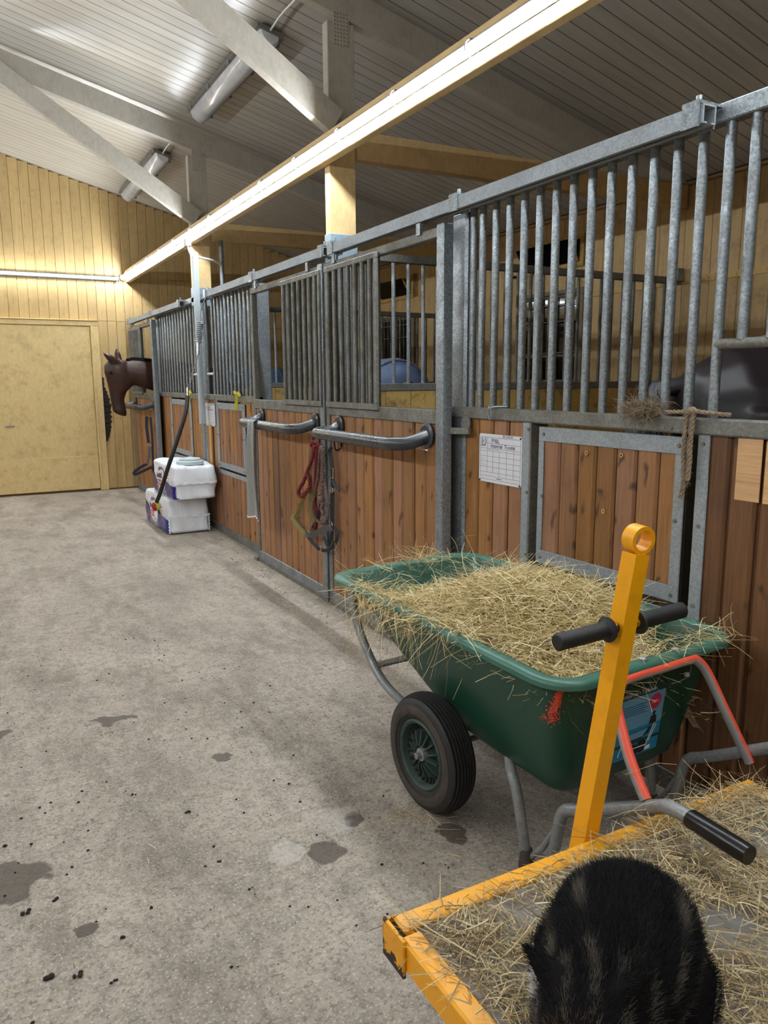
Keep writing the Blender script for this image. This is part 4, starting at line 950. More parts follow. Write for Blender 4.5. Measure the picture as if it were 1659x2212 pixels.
# ------------------------------------------------------------------ bedding bales
def bale(cx, cy, z0, a, b_, c, label, seedk):
    t = empty('bedding_bale', (cx, cy, z0), label, 'bale', 'plastic wrapped bedding bales')
    cz = z0+c; n = 13.0; rr_ = random.Random(seedk)
    bm = bmesh.new(); bmesh.ops.create_cube(bm, size=2); bmesh.ops.subdivide_edges(bm, edges=bm.edges[:], cuts=26, use_grid_fill=True)
    ph = [rr_.uniform(0, 6) for _ in range(6)]
    def wr(y, z, x): return .0055*math.sin(y*11+z*27+ph[5])+.004*math.sin(y*23+ph[0]+z*9)+.003*math.sin(z*31+x*17+ph[1])+.003*math.sin(x*45+ph[2]+2*math.sin(z*12))
    for v in bm.verts:
        p = v.co.copy(); m = (abs(p.x)**n+abs(p.y)**n+abs(p.z)**n)**(1/n); p /= m
        q = Vector((p.x*a, p.y*b_, p.z*c)); k = wr(q.y, q.z, q.x)*(1 if q.z > -c*.9 else .2)
        nn = Vector((p.x**9, p.y**9, p.z**9)); nn.normalize(); q += nn*k
        q.z = max(q.z, -c)
        v.co = q+Vector((cx, cy, cz))
    mb = MB(); bm.verts.index_update(); mb.add([v.co for v in bm.verts], [[v.index for v in f.verts] for f in bm.faces], True); bm.free()
    mb.build('wrapping', 'bale', t)
    # seam flap on the near end
    P = [(cx-a*.97+2*a*.97*k/14, cy-b_-.010-.004*math.sin(k*1.7+ph[3]), cz+.005*math.sin(k*2.1+ph[4])) for k in range(15)]
    MB().ribbon(P, .02, .006, (0, -1, 0)).build('seam_flap', 'bale', t)
    for s in ((-1, 1) if seedk == 3 else ()):
        P = [(cx+s*a*.93, cy-b_-.004, cz-c*.9+c*.9*k/10) for k in range(11)]
        P = [(p[0]+s*.004*(-1)**k, p[1], p[2]) for k, p in enumerate(P)]
        MB().ribbon(P, .014, .005, (s*.3, -.95, 0)).build('crimped_edge', 'bale', t)
    def xs(y, z):
        q = 1-min(1, abs((y-cy)/b_))**n-min(1, abs((z-cz)/c))**n
        return cx-a*max(.02, q)**(1/n)-.007-abs(wr(y-cy, z-cz, -a))*.6
    # printed panel on the aisle side, u runs from the far end to the near end
    NU, NV = 150, 60; cells = {}
    for i in range(NU):
        for j in range(NV):
            u, v = (i+.5)/NU, (j+.5)/NV; m = None
            edge = .66-.9*u if u < .3 else .39
            if u > .66: edge = .50-.25*(u-.66)
            e = ((u-.46)/.19)**2+((v-.50+.12*(u-.46))/.36)**2
            if e < 1:
                m = 'white_print'
                if v > .52 and u < .48+.1*(v-.5) and e < .98: m = 'purple'
                if m == 'purple' and ((abs(v-.70-.5*(u-.38)) < .05+.02*math.sin(u*60) and .33 < u) or ((u-.32)**2/.0016+(v-.72)**2/.006 < 1)): m = 'white_print'
                if .28 < v < .47 and .30 < u < .47 and (math.sin(u*95) > -.1 or math.sin(v*46) > .55) and e < .8: m = 'red_print'
                if .12 < v < .30 and .46 < u < .56 and (math.sin(u*120)*math.sin(v*60) > .1): m = 'ink_black'
            elif e < 1.12: m = 'purple'
            elif v < edge: m = 'purple'
            if m == 'purple' and u > .84+.06*math.sin(v*8): m = 'blue_print'
            if m is None and .74 < u < .86 and (abs(v-.62) < .02 or abs(v-.72) < .025 or abs(v-.53) < .02) and math.sin(u*300) > -.3: m = 'red_print'
            if m and .03 < v < .97: cells.setdefault(m, []).append((i, j))
    for m, cs in cells.items():
        pb_ = MB()
        for i, j in cs:
            q = []
            for di, dj in ((0, 0), (1, 0), (1, 1), (0, 1)):
                y = cy+b_*(.985-1.97*(i+di)/NU); z = cz+c*(-.97+1.94*(j+dj)/NV); q.append((xs(y, z), y, z))
            pb_.add(q, [(0, 1, 2, 3)])
        pb_.build('print', m, t)
    tm = face_x(0, cy+b_*.50, cz-c*.83) @ Matrix.Rotation(math.radians(-2), 4, 'Z')
    o = text('Torvströ', .105, 'white_print', t, tm, 'print_lettering', thick=.0)
    mw = Matrix.Translation(WL[t.name]) @ o.matrix_basis
    for v in o.data.vertices:
        w_ = mw @ v.co; w_.x = xs(w_.y, w_.z)-.003; v.co = w_
    o.matrix_basis = Matrix.Translation(-WL[t.name])
    return t
bale(1.795, 7.72, 0.001, .205, .5, .172, 'lower white and purple plastic wrapped bedding bale on the floor', 3)
bale(1.832, 7.49, .347, .205, .44, .162, 'upper white and purple bedding bale stacked on the lower one', 5)
b = MB(); lc = (1.83, 7.22)
b.tube([(lc[0], lc[1], .671), (lc[0], lc[1], .673), (lc[0], lc[1], .70), (lc[0], lc[1], .706), (lc[0], lc[1], .707), (lc[0], lc[1], .722), (lc[0], lc[1], .727)], [.122, .128, .128, .122, .10, .10, .094], 36)
tag(b.build('bucket_lid', 'grey_lid'), 'round grey plastic bucket lid lying on the upper bale', 'lid')
# ------------------------------------------------------------------ hanging tether with ball
t = empty('hanging_tether', (1.97, 7.13, 2.1), 'spring, chain and black rubber tether with a ball, slanting across the bales', 'tether')
hp = [(2.02, 7.1, 2.2), (1.975, 7.12, 2.10), (1.972, 7.13, 2.0)]
MB().tube(smooth(hp+[(1.97, 7.14, 1.96)], 5), .005, 6).build('wire_hook', 'galv', t)
top, bot = Vector((1.97, 7.14, 1.985)), Vector((1.95, 7.17, 1.80)); P = []
dd = bot-top; e1 = dd.cross(Vector((1, 0, 0))).normalized(); e2 = dd.normalized().cross(e1)
for k in range(11*10+1): P.append(top+dd*(k/110)+(e1*math.cos(2*PI*k/10)+e2*math.sin(2*PI*k/10))*.026)
MB().tube(P, .006, 6).build('spring', 'galv', t)
MB().tube([bot, bot+Vector((-.01, -.01, -.11))], .012, 8).build('snap', 'chrome', t)
cs = bot+Vector((-.01, -.01, -.11)); ce_ = Vector((1.80, 7.06, 1.36)); ch = MB(); k_ = 18
for i in range(k_):
    a, c = cs+(ce_-cs)*(i/k_), cs+(ce_-cs)*((i+1.25)/k_); m = (a+c)/2; dd = (c-a); u = dd.normalized(); sd = u.cross(Vector((0, 1, 0)) if i % 2 else Vector((1, 0, 0))).normalized()
    ch.tube([m+u*(dd.length*.5*math.cos(q))+sd*(.008*math.sin(q)) for q in np.linspace(0, 2*PI, 11)], .003, 5, False)
ch.build('chain', 'galv_dirty', t)
MB().tube([ce_+Vector((0, 0, .03)), ce_-Vector((0.006, 0.01, .06))], .013, 8).build('swivel_snap', 'chrome', t)
hz = smooth([ce_-Vector((.006, .01, .05)), (1.75, 6.98, 1.16), (1.665, 6.985, .92), (1.575, 7.03, .66), (1.525, 7.14, .44), (1.50, 7.22, .335)], 6)
MB().tube(hz, .0195, 10).build('rubber_sleeve', 'black_rubber', t)
bl = MB().ell((1.50, 7.24, .29), (.043, .043, .047), 18, 12).build('ball', 'tennis', t)
bm_ = MB(); R = []
for i in range(9):
    a = -.3+i*.28; R.append([(1.50+.0455*math.cos(b__)*math.sin(a+.9)*-1, 7.24+.0455*math.sin(b__), .29+.049*math.cos(b__)*math.cos(a+.9)) for b__ in np.linspace(-1.25, 1.25, 9)])
bm_.v = []; V = [p for r in R for p in r]; bm_.add(V, [(i*9+k, i*9+k+1, i*9+k+10, i*9+k+9) for i in range(8) for k in range(8)], True)
bm_.build('felt_panel', 'tennis_red', bl)
# ------------------------------------------------------------------ horses
def Rn(c, a, b, n=14):
    c, a, b = Vector(c), Vector(a), Vector(b)
    return [c+a*math.cos(2*PI*k/n)+b*math.sin(2*PI*k/n) for k in range(n)]
TORSO = [(-.84, 1.30, .05, .09), (-.78, 1.28, .18, .21), (-.62, 1.28, .265, .30), (-.38, 1.25, .285, .33), (-.1, 1.19, .285, .33), (.2, 1.19, .28, .335), (.45, 1.23, .25, .35), (.62, 1.22, .20, .30), (.74, 1.18, .12, .2)]
def torso_at(x):
    for p, q in zip(TORSO, TORSO[1:]):
        if p[0] <= x <= q[0]:
            t = (x-p[0])/(q[0]-p[0]); return [p[i]+(q[i]-p[i])*t for i in range(4)]
    return TORSO[0] if x < TORSO[0][0] else TORSO[-1]
def horse(loc, heading, label, coat, neck, head, rug=None, rug_x=(-.87, .5), hair='hair_black'):
    """local x forward, z up; neck: list of (x,y,z,half width,half height); head: list of rings (centre, width vec, depth vec)"""
    t = empty('horse', (loc[0], loc[1], 0), label, 'horse', None, heading)
    b = MB()
    b.rings([Rn((x, 0, z), (0, w_, 0), (0, 0, h)) for x, z, w_, h in TORSO])
    NR = []
    for i, (x, y, z, w_, h) in enumerate(neck):
        p0 = Vector(neck[max(i-1, 0)][:3]); p1 = Vector(neck[min(i+1, len(neck)-1)][:3]); d = (p1-p0).normalized()
        sd = Vector((0, 0, 1)).cross(d).normalized(); up = d.cross(sd); NR.append(Rn((x, y, z), sd*w_, up*h))
    b.rings(NR)
    b.rings([Rn(c, a, d) for c, a, d in head['rings']])
    for e in head['ears']:
        tip, base, r = Vector(e[1]), Vector(e[0]), e[2]; d = (tip-base)
        b.tube([base-d*.25, base+d*.1, base+d*.45, base+d*.8, tip], [r*.8, r, r*.95, r*.5, r*.12], 8)
    for sx in (1, -1):
        b.tube([(-.55, sx*.14, 1.3), (-.56, sx*.16, 1.08), (-.52, sx*.15, .88), (-.58, sx*.13, .70), (-.66, sx*.13, .56), (-.645, sx*.13, .40), (-.625, sx*.13, .26), (-.60, sx*.13, .16), (-.565, sx*.13, .09), (-.54, sx*.13, .005)],
               [.16, .155, .115, .075, .056, .042, .042, .045, .052, .062], 10)
        b.tube([(.48, sx*.14, 1.2), (.46, sx*.15, .98), (.44, sx*.14, .78), (.44, sx*.13, .56), (.435, sx*.13, .38), (.435, sx*.13, .25), (.45, sx*.13, .16), (.475, sx*.13, .09), (.49, sx*.13, .005)],
               [.13, .105, .08, .062, .042, .042, .042, .05, .06], 10)
    o = b.build('body', coat, t)
    m = o.modifiers.new('remesh', 'REMESH'); m.mode = 'VOXEL'; m.voxel_size = .016; m.use_smooth_shade = True
    m = o.modifiers.new('smooth', 'SMOOTH'); m.factor = .5; m.iterations = 5
    for e in head['eyes']: MB().ell(e, (.022, .018, .020), 10, 8).build('eye', 'eye', t)
    for e in head['nostrils']: MB().ell(e, (.014, .010, .02), 8, 6).build('nostril', 'nostril', t)
    # tail and mane of hair strands over a soft core
    tb = MB(); tb.tube([(-.80, 0, 1.42), (-.90, 0, 1.40), (-.97, 0, 1.25), (-.98, 0, 1.0), (-.96, 0, .7), (-.95, 0, .55)], [.035, .05, .07, .08, .06, .02], 9); tl = tb.build('tail', 'tail_hair', t)
    P, D = [], []
    for _ in range(500):
        z = random.uniform(.75, 1.42); a = random.uniform(0, 2*PI); P.append((-.94+.06*math.cos(a), .07*math.sin(a), z)); D.append((.1*math.cos(a)-.05, .12*math.sin(a), -1))
    strands('tail_hair', 'tail_hair', P, D, rng.uniform(.2, .4, 500), rng.uniform(.002, .005, 500), t)
    mn = MB(); q = [(Vector(n_[:3])+Vector((0, 0, 0)), n_[4]) for n_ in neck]
    MR = []
    for i, (c, h) in enumerate(q):
        d = (q[min(i+1, len(q)-1)][0]-q[max(i-1, 0)][0]).normalized(); sd = Vector((0, 0, 1)).cross(d).normalized(); up = d.cross(sd)
        MR.append([c+up*(h*.86)+sd*.018, c+up*(h+.035), c+up*(h*.86)-sd*.018, c+up*(h*.7)])
    mn.rings(MR, True, False).build('mane', hair, t)
    if rug:
        rg = MB(); R = []
        for x in np.linspace(rug_x[0], rug_x[1], 16):
            _, z, w_, h = torso_at(max(-.70, x)); w_ += .03; h += .028; ring = []
            if x < -.70: q_ = math.sqrt(max(.02, 1-((-.70-x)/.175)**2)); w_ *= q_; h *= .35+.65*q_
            zb = .78 if x > -.75 else .95
            ring.append((x, -w_-.02, zb)); ring.append((x, -w_-.015, (zb+z)/2))
            for k in range(13):
                a = PI-PI*k/12; ring.append((x, w_*math.cos(a), z+h*math.sin(a)+.004*math.sin(x*30+k)))
            ring.append((x, w_+.015, (zb+z)/2)); ring.append((x, w_+.02, zb)); R.append(ring)
        n = len(R[0]); rg.add([p for r in R for p in r], [(i*n+k, i*n+k+1, i*n+n+k+1, i*n+n+k) for i in range(15) for k in range(n-1)], True)
        ro = rg.build('rug', rug, t); sm = ro.modifiers.new('solid', 'SOLIDIFY'); sm.thickness = .012; sm.offset = 1
        for xx in (rug_x[0]+.01, (rug_x[0]+rug_x[1])/2-.1):
            xx = max(xx, -.66); _, z, w_, h = torso_at(xx); w_ += .045; h += .044
            MB().tube([(xx, w_*math.cos(PI-PI*k/16), z+h*math.sin(PI-PI*k/16)) for k in range(17)], .009, 6).build('rug_binding', 'rug_trim', ro)
        MB().ribbon([(rug_x[0]+.05+.03*k, -.31, 1.02-.03*k) for k in range(8)], .04, .006, (0, -1, 0)).build('rug_strap', 'rug_trim', ro)
    return t
raised = [(.42, 0, 1.28, .16, .27), (.62, 0, 1.42, .13, .22), (.80, 0, 1.60, .10, .17), (.95, 0, 1.78, .085, .14), (1.02, 0, 1.88, .08, .12)]
rhead = dict(rings=[((1.0, 0, 1.93), (0, .07, 0), (-.06, 0, .09)), ((1.08, 0, 1.88), (0, .10, 0), (-.05, 0, .13)), ((1.2, 0, 1.77), (0, .095, 0), (-.04, 0, .14)), ((1.32, 0, 1.67), (0, .07, 0), (-.05, 0, .09)), ((1.45, 0, 1.57), (0, .058, 0), (-.05, 0, .07)), ((1.52, 0, 1.51), (0, .05, 0), (-.045, 0, .055)), ((1.55, 0, 1.48), (0, .02, 0), (-.02, 0, .02))],
             ears=[((1.0, .05, 1.98), (1.02, .075, 2.12), .034), ((1.0, -.05, 1.98), (1.02, -.075, 2.12), .034)], eyes=[(1.16, .088, 1.84), (1.16, -.088, 1.84)], nostrils=[(1.53, .04, 1.54), (1.53, -.04, 1.54)])
horse((3.45, 1.95), math.radians(-27), 'dark bay horse in a charcoal rug, rump turned to the nearest panel bars', 'dark_bay', raised, rhead, 'rug_dark', (-.46, .5))
horse((3.12, 5.93), math.radians(80), 'horse in a grey blue rug standing in the middle stall', 'dark_bay', raised, rhead, 'rug_navy')
# bay horse looking out over the far door: neck level, head hanging, standing across the stall
xc, yc = 3.34, 9.83
hn = [(.42, 0, 1.27, .16, .28), (.66, 0, 1.36, .135, .25), (.92, .0, 1.44, .11, .215), (1.18, 0, 1.495, .095, .185), (1.38, 0, 1.535, .088, .165), (1.52, 0, 1.56, .08, .15), (1.60, 0, 1.58, .07, .11)]
hx = xc-1.665
hh = dict(rings=[((hx-.07, 0, 1.70), (0, .045, 0), (.06, 0, .01)), ((hx-.02, 0, 1.665), (0, .075, 0), (.125, 0, .03)), ((hx+.0, 0, 1.61), (0, .098, 0), (.15, 0, .04)), ((hx-.005, 0, 1.54), (0, .104, 0), (.165, 0, .03)), ((hx-.035, 0, 1.46), (0, .098, 0), (.175, 0, .01)), ((hx-.03, 0, 1.38), (0, .084, 0), (.15, 0, -.02)), ((hx+.005, 0, 1.30), (0, .066, 0), (.105, 0, -.03)), ((hx+.02, 0, 1.22), (0, .056, 0), (.082, 0, -.02)), ((hx+.015, 0, 1.15), (0, .056, 0), (.078, 0, -.015)), ((hx+.005, 0, 1.095), (0, .062, 0), (.082, 0, -.005)), ((hx-.01, 0, 1.055), (0, .054, 0), (.07, 0, .01)), ((hx-.03, 0, 1.03), (0, .03, 0), (.04, 0, .01))],
          ears=[((hx+.03, .055, 1.685), (hx+.175, .10, 1.79), .046), ((hx-.03, -.05, 1.70), (hx-.015, -.075, 1.855), .044)],
          eyes=[(hx+.10, .098, 1.555), (hx+.10, -.098, 1.555)], nostrils=[(hx+.062, .048, 1.10), (hx+.062, -.048, 1.10)])
horse((xc, yc), math.radians(180), 'bay horse looking out over the far stall door with its head lowered', 'bay', hn, hh, 'rug_blue', (-.87, .35))
# ------------------------------------------------------------------ wheelbarrow
wb_ = empty('wheelbarrow', (1.66, 1.467, 0), 'green plastic tub wheelbarrow on two black wheels, heaped with hay', 'wheelbarrow', None, math.radians(3.6))
def tray_ring(hwR, hwN, v0, v1, z, r=.07, n=6, uc=0, zn=None):
    out = []; zn = z if zn is None else zn
    def zz(v): return z+(zn-z)*max(0, min(1, (v-v0)/(v1-v0)))
    for (u, v, a0) in ((hwN-r, v1-r, 0), (-hwN+r, v1-r, 90), (-hwR+r, v0+r, 180), (hwR-r, v0+r, 270)):
        for k in range(n):
            a = math.radians(a0+90*k/(n-1)); vv = v+r*math.sin(a); out.append((uc+u+r*math.cos(a), vv, zz(vv)))
    return out
TR = [(.352, .322, -.005, 1.22, .662, .07, 0, .685), (.338, .300, .008, 1.12, .60, .07, -.005, .61), (.318, .278, .02, .96, .50, .065, -.015, .50), (.285, .252, .032, .74, .385, .06, -.025, .385), (.252, .228, .045, .57, .305, .06, -.033, .305), (.222, .20, .07, .52, .278, .055, -.035, .278)]
outer = [tray_ring(a, b2, c, d2, z, r, 6, uc, zn) for a, b2, c, d2, z, r, uc, zn in TR]
inner = [tray_ring(a-.008, b2-.008, c+.008, d2-.008, z+(.0 if i == 0 else .004), r, 6, uc, zn+(.0 if i == 0 else .004)) for i, (a, b2, c, d2, z, r, uc, zn) in enumerate(TR)]
b = MB(); b.rings(outer[::-1]+inner, True, True); b.build('tray', 'green', wb_)
b = MB(); R = []
for du, dz in ((-.006, -.014), (-.002, .0), (.006, .006), (.030, .005), (.039, .0), (.042, -.008), (.042, -.018), (.038, -.018), (.034, -.006), (.004, -.012)):
    R.append(tray_ring(.352+du, .322+du+(.012 if du > 0 else 0), -.005-du, 1.22+du*1.6, .662+dz, .075+max(0, du), 6, 0, .685+dz))
n = len(R[0]); V = [p for r in R for p in r]
b.add(V, [(i*n+k, i*n+(k+1) % n, ((i+1) % len(R))*n+(k+1) % n, ((i+1) % len(R))*n+k) for i in range(len(R)) for k in range(n)], True)
b.build('rim', 'green_lit', wb_)
def wheel(u, v, name='wheel'):
    s_ = -1 if u < 0 else 1
    wt = bpy.data.objects.new(name, None); COL.objects.link(wt); wt.parent = wb_; wt.location = (u, v, .2035); wt['_local'] = 2; wt['_o'] = [u, v, .2035]; wt.empty_display_size = .05
    half = [(-.036, .112), (-.046, .122), (-.053, .140), (-.056, .158), (-.052, .175), (-.044, .188)]
    tread = []
    for k in range(9):
        x = -.040+.08*k/8; r = .2035-.016*(x/.044)**2; tread += [(x-.0022, r), (x+.0022, r), (x+.0028, r-.005), (x+.0068, r-.005)] if k < 8 else [(x-.0022, r), (x+.0022, r)]
    prof = half+tread+[(-x, r) for x, r in half[::-1]]; R = []
    for i in range(48):
        a = 2*PI*i/48; R.append([(u+x, v+r*math.cos(a), .2035+r*math.sin(a)) for x, r in prof])
    n = len(prof); q = MB(); q.add([p for r in R for p in r], [(i*n+k, i*n+k+1, ((i+1) % 48)*n+k+1, ((i+1) % 48)*n+k) for i in range(48) for k in range(n-1)], True)
    q.build('tyre', 'tyre', wt, (u, v, .2035))
    q = MB(); R = []
    sp = [(-.0545, .139), (-.0575, .15), (-.0575, .160), (-.054, .170)]
    for i in range(48):
        a = 2*PI*i/48; R.append([(u+s_*-x*1.0 if 0 else u+s_*abs(x), v+r*math.cos(a), .2035+r*math.sin(a)) for x, r in sp])
    q.add([p for r in R for p in r], [(i*4+k, i*4+k+1, ((i+1) % 48)*4+k+1, ((i+1) % 48)*4+k) for i in range(48) for k in range(3)], True); q.build('muddy_sidewall', 'tyre_dirt', wt, (u, v, .2035))
    q = MB(); R = []
    for i in range(36):
        a = 2*PI*i/36; R.append([(u+s_*x, v+r*math.cos(a), .2035+r*math.sin(a)) for x, r in ((.046, .121), (.05, .115), (.046, .107), (.022, .100), (.012, .072), (.016, .038), (.03, .030), (.034, .0))])
    q.add([p for r in R for p in r], [(i*8+k, i*8+k+1, ((i+1) % 36)*8+k+1, ((i+1) % 36)*8+k) for i in range(36) for k in range(7)], True); q.build('rim', 'hub_green', wt, (u, v, .2035))
    for i in range(14):
        a = 2*PI*i/14+.1; q = MB(); c, s2 = math.cos(a), math.sin(a)
        q.beam((u+s_*.036, v+.03*c, .2035+.03*s2), (u+s_*.024, v+.078*c, .2035+.078*s2), .005, .02, (1, 0, 0)); q.build('spoke', 'hub_green', wt, (u, v, .2035))
    q = MB()
    for i in range(28):
        a = 2*PI*(i+.5)/28; q.beam((u+s_*.021, v+.082*math.cos(a), .2035+.082*math.sin(a)), (u+s_*.029, v+.1*math.cos(a), .2035+.1*math.sin(a)), .009, .004, (1, 0, 0))
    tag(q.build('slot_shade', 'dark', wt, (u, v, .2035)), kind='stuff')  # dark bars imitate the shade inside slots in the rim
    q = MB(); q.tube([(u+s_*.03, v, .2035), (u+s_*.045, v, .2035), (u+s_*.047, v, .2035), (u+s_*.062, v, .2035)], [.024, .022, .012, .011], 14); q.build('hub_cap', 'steel_tube', wt, (u, v, .2035))
    return wt
wheel(-.335, .60); wheel(.335, .60)
MB().cyl((-.36, .60, .2035), (.36, .60, .2035), .011, 12).build('axle', 'steel_tube', wb_)
for s_ in (-1, 1):
    h = MB().tube(smooth([(s_*.272, .10, .02), (s_*.272, .075, .12), (s_*.273, .055, .22), (s_*.274, .03, .258), (s_*.278, -.03, .288), (s_*.292, -.27, .425), (s_*.297, -.315, .446), (s_*.303, -.375, .452), (s_*.318, -.52, .452)], 5), .0175, 12).build('handle_tube', 'steel_tube', wb_)
    q = MB().tube([(s_*.303, -.375, .452), (s_*.3035, -.377, .452), (s_*.317, -.515, .452), (s_*.3185, -.53, .452)], [.021, .0225, .0225, .0215], 20); q.build('hand_grip', 'black_gloss', wb_)
    q = MB().tube(smooth([(s_*.225, .33, .29), (s_*.272, .27, .272), (s_*.29, .225, .235), (s_*.292, .20, .16), (s_*.288, .185, .08), (s_*.285, .178, .022)], 6), .0165, 12).build('stand_leg', 'steel_tube', wb_)
    MB().tube([(s_*.285, .178, .06), (s_*.285, .176, .02), (s_*.285, .175, .003)], [.018, .024, .026], 12).build('muddy_foot', 'tyre_dirt', wb_)
    MB().tube([(s_*.282, .17, .03), (s_*.276, .12, .09), (s_*.274, .06, .20)], .009, 8).build('stand_brace', 'steel_tube', wb_)
    MB().tube(smooth([(s_*.297, 1.19, .655), (s_*.302, 1.185, .60), (s_*.308, 1.12, .48), (s_*.315, 1.0, .375), (s_*.318, .90, .325), (s_*.31, .78, .29), (s_*.285, .66, .215)], 6), .0165, 12).build('nose_tube', 'steel_tube', wb_)
MB().cbox((-.31, .985, .368), (.31, 1.03, .376), .002).build('cross_flat', 'galv_dirty', wb_)
P = [(random.uniform(-.28, .28), random.uniform(.985, 1.03), .380) for _ in range(160)]
strands('caught_hay', 'hay_dull', P, [(random.gauss(0, 1), random.gauss(0, .5), random.gauss(0, .2)) for _ in P], rng.uniform(.02, .07, 160), rng.uniform(.001, .002, 160), wb_)
MB().tube(smooth([(-.288, -.24, .425), (-.262, -.16, .50), (-.205, -.062, .60), (-.165, -.044, .634), (-.12, -.042, .64), (0, -.042, .64), (.12, -.042, .64), (.155, -.044, .634), (.188, -.060, .595), (.225, -.105, .48), (.252, -.138, .395), (.268, -.158, .345), (.272, -.164, .33)], 6), .0145, 12).build('rear_stay', 'orange', wb_)
for u in (-.05, .09): MB().tube([(u, -.02, .668), (u, -.02, .674), (u, -.02, .677)], [.012, .011, .006], 12).build('rivet', 'steel_tube', wb_)
b = MB(); b.tube([(-.0+.11, -.047, .605), (.11, -.05, .595)], [.008, .008], 8); b.build('bolt', 'steel_tube', wb_)
# label on the rear wall: rear wall plane between (v=.008,z=.60) and (v=.045,z=.305)
e_up = Vector((0, -.037, .295)).normalized(); nrm = Vector((0, -.295, -.037)).normalized()
def lab(u, h, off=.0025): return Vector((u, .045, .305))+e_up*h+nrm*off
def lquad(name, m, u0, u1, h0, h1, off=.0025, par=None):
    q = MB(); q.add([lab(u0, h0, off), lab(u1, h0, off), lab(u1, h1, off), lab(u0, h1, off), lab(u0, h0, off-.001), lab(u1, h0, off-.001), lab(u1, h1, off-.001), lab(u0, h1, off-.001)], [(0, 1, 2, 3), (7, 6, 5, 4), (0, 4, 5, 1), (1, 5, 6, 2), (2, 6, 7, 3), (3, 7, 4, 0)])
    return q.build(name, m, par or wb_, (0, .045, .305))
lb = lquad('label', 'sticker', -.115, .105, .035, .262); lb['label'] = 'blue product label on the tub'
lquad('label_lower', 'sticker_low', -.115, .105, .035, .13, .0028, lb); lquad('label_band', 'sticker_dark', -.115, .105, .236, .264, .0028, lb)
def ltext(s, size, m, u, h, al='LEFT'):
    M4 = Matrix((Vector((1, 0, 0)), e_up, nrm)).transposed().to_4x4(); M4.translation = lab(u, h, .0034)
    return text(s, size, m, lb, M4, 'label_lettering', al)
ltext('Kottikärryt • Trillebør', .0185, 'white_print', -.108, .243); ltext('160 L', .015, 'white_print', .064, .198, 'CENTER')
def disc(u, h, r, m, off, name):
    q = MB(); q.add([lab(u+r*math.cos(2*PI*k/24), h+r*math.sin(2*PI*k/24), off) for k in range(24)], [tuple(range(24))]); return q.build(name, m, lb, (0, .045, .305))
disc(.064, .203, .026, 'pink', .0031, 'label_dot')
def lpoly(pts, m, name, off=.0031):
    q = MB(); q.add([lab(u, h, off) for u, h in pts], [tuple(range(len(pts)))]); return q.build(name, m, lb, (0, .045, .305))
lpoly([(.05, .128), (.083, .128), (.078, .155), (.07, .155), (.07, .160), (.075, .164), (.072, .169), (.061, .169), (.058, .164), (.063, .160), (.063, .155), (.055, .155)], 'ink_black', 'weight_mark')
for k in range(5): lquad('label_text_line', 'ink_blue', -.108, .03-.012*(k % 2), .178+k*.0075, .1795+k*.0075, .0032, lb)
lpoly([(-.07, .112), (.05, .120), (.075, .128), (.055, .098), (.02, .088), (-.05, .088)], 'sticker_dark', 'label_picture'); lpoly([(-.062, .112), (.05, .118), (.03, .094), (-.045, .092)], 'sticker', 'label_picture', .0034)
disc(.03, .06, .022, 'ink_black', .0034, 'label_picture'); disc(-.005, .052, .022, 'ink_black', .0036, 'label_picture')
for a, c in (((.075, .128), (.05, .06)), ((.05, .06), (-.03, .062)), ((.085, .122), (.06, .07)), ((-.06, .088), (-.07, .05))):
    q = MB(); q.beam(lab(*a, .0036), lab(*c, .0036), .003, .0006, tuple(nrm)); q.build('label_picture', 'white_print', lb, (0, .045, .305))
lquad('label_code_patch', 'white_print', .048, .072, .042, .054, .0034, lb)
sp = MB()
for k in range(800):
    h = random.uniform(0, 1); zc = .648-.125*h; a = math.radians(232-26*h+random.gauss(0, 3+9*h*h)); zc += random.gauss(0, .006)
    hw, v0, r0 = .341-(.60-zc)*.1, .008+(.60-zc)*.12, .067
    c_, s3 = math.cos(a), math.sin(a); c = Vector((-.005-hw+r0+(r0+.0025)*c_, v0+r0+(r0+.0025)*s3, zc)); tg = Vector((-s3, c_, 0)); r = random.uniform(.0007, .0026)*(1.15-.5*h)
    sp.add([c+tg*(r*math.cos(2*PI*j/6))+Vector((0, 0, r*math.sin(2*PI*j/6))) for j in range(6)], [tuple(range(6))])
tag(sp.build('paint_overspray', 'spray', wb_), kind='stuff')
# hay heap in the tub (lies in the barrow: a thing of its own)
def heap(u, v): return .60+.155*math.exp(-((v-.58)/.40)**2-((u-.06)/.42)**2)+.02*math.exp(-((v-.8)/.3)**2-((u+.33)/.1)**2)
ca, sa = math.cos(math.radians(3.6)), math.sin(math.radians(3.6))
def tow(u, v, z): return (1.66+u*ca-v*sa, 1.467+u*sa+v*ca, z)
hb = MB(); nu, nv = 22, 34; V = []
for j in range(nv):
    v = .03+.93*j/(nv-1); hw = .335-.03*j/nv
    for i in range(nu):
        u = -hw+2*hw*i/(nu-1); rear = max(0, (.30-v)/.25)*max(0, (u+.0)/.22); V.append(tow(u, v, heap(u, v)-.03-.16*rear+random.gauss(0, .006)))
hb.add(V, [(j*nu+i, j*nu+i+1, (j+1)*nu+i+1, (j+1)*nu+i) for j in range(nv-1) for i in range(nu-1)], True)
hr = empty('hay_heap', tow(0, .6, .6), 'heap of pale loose hay filling the green wheelbarrow tub', 'hay')
co_ = hb.build('packed_hay', 'hay_core', hr); co_['kind'] = 'stuff'
P, D = [], []
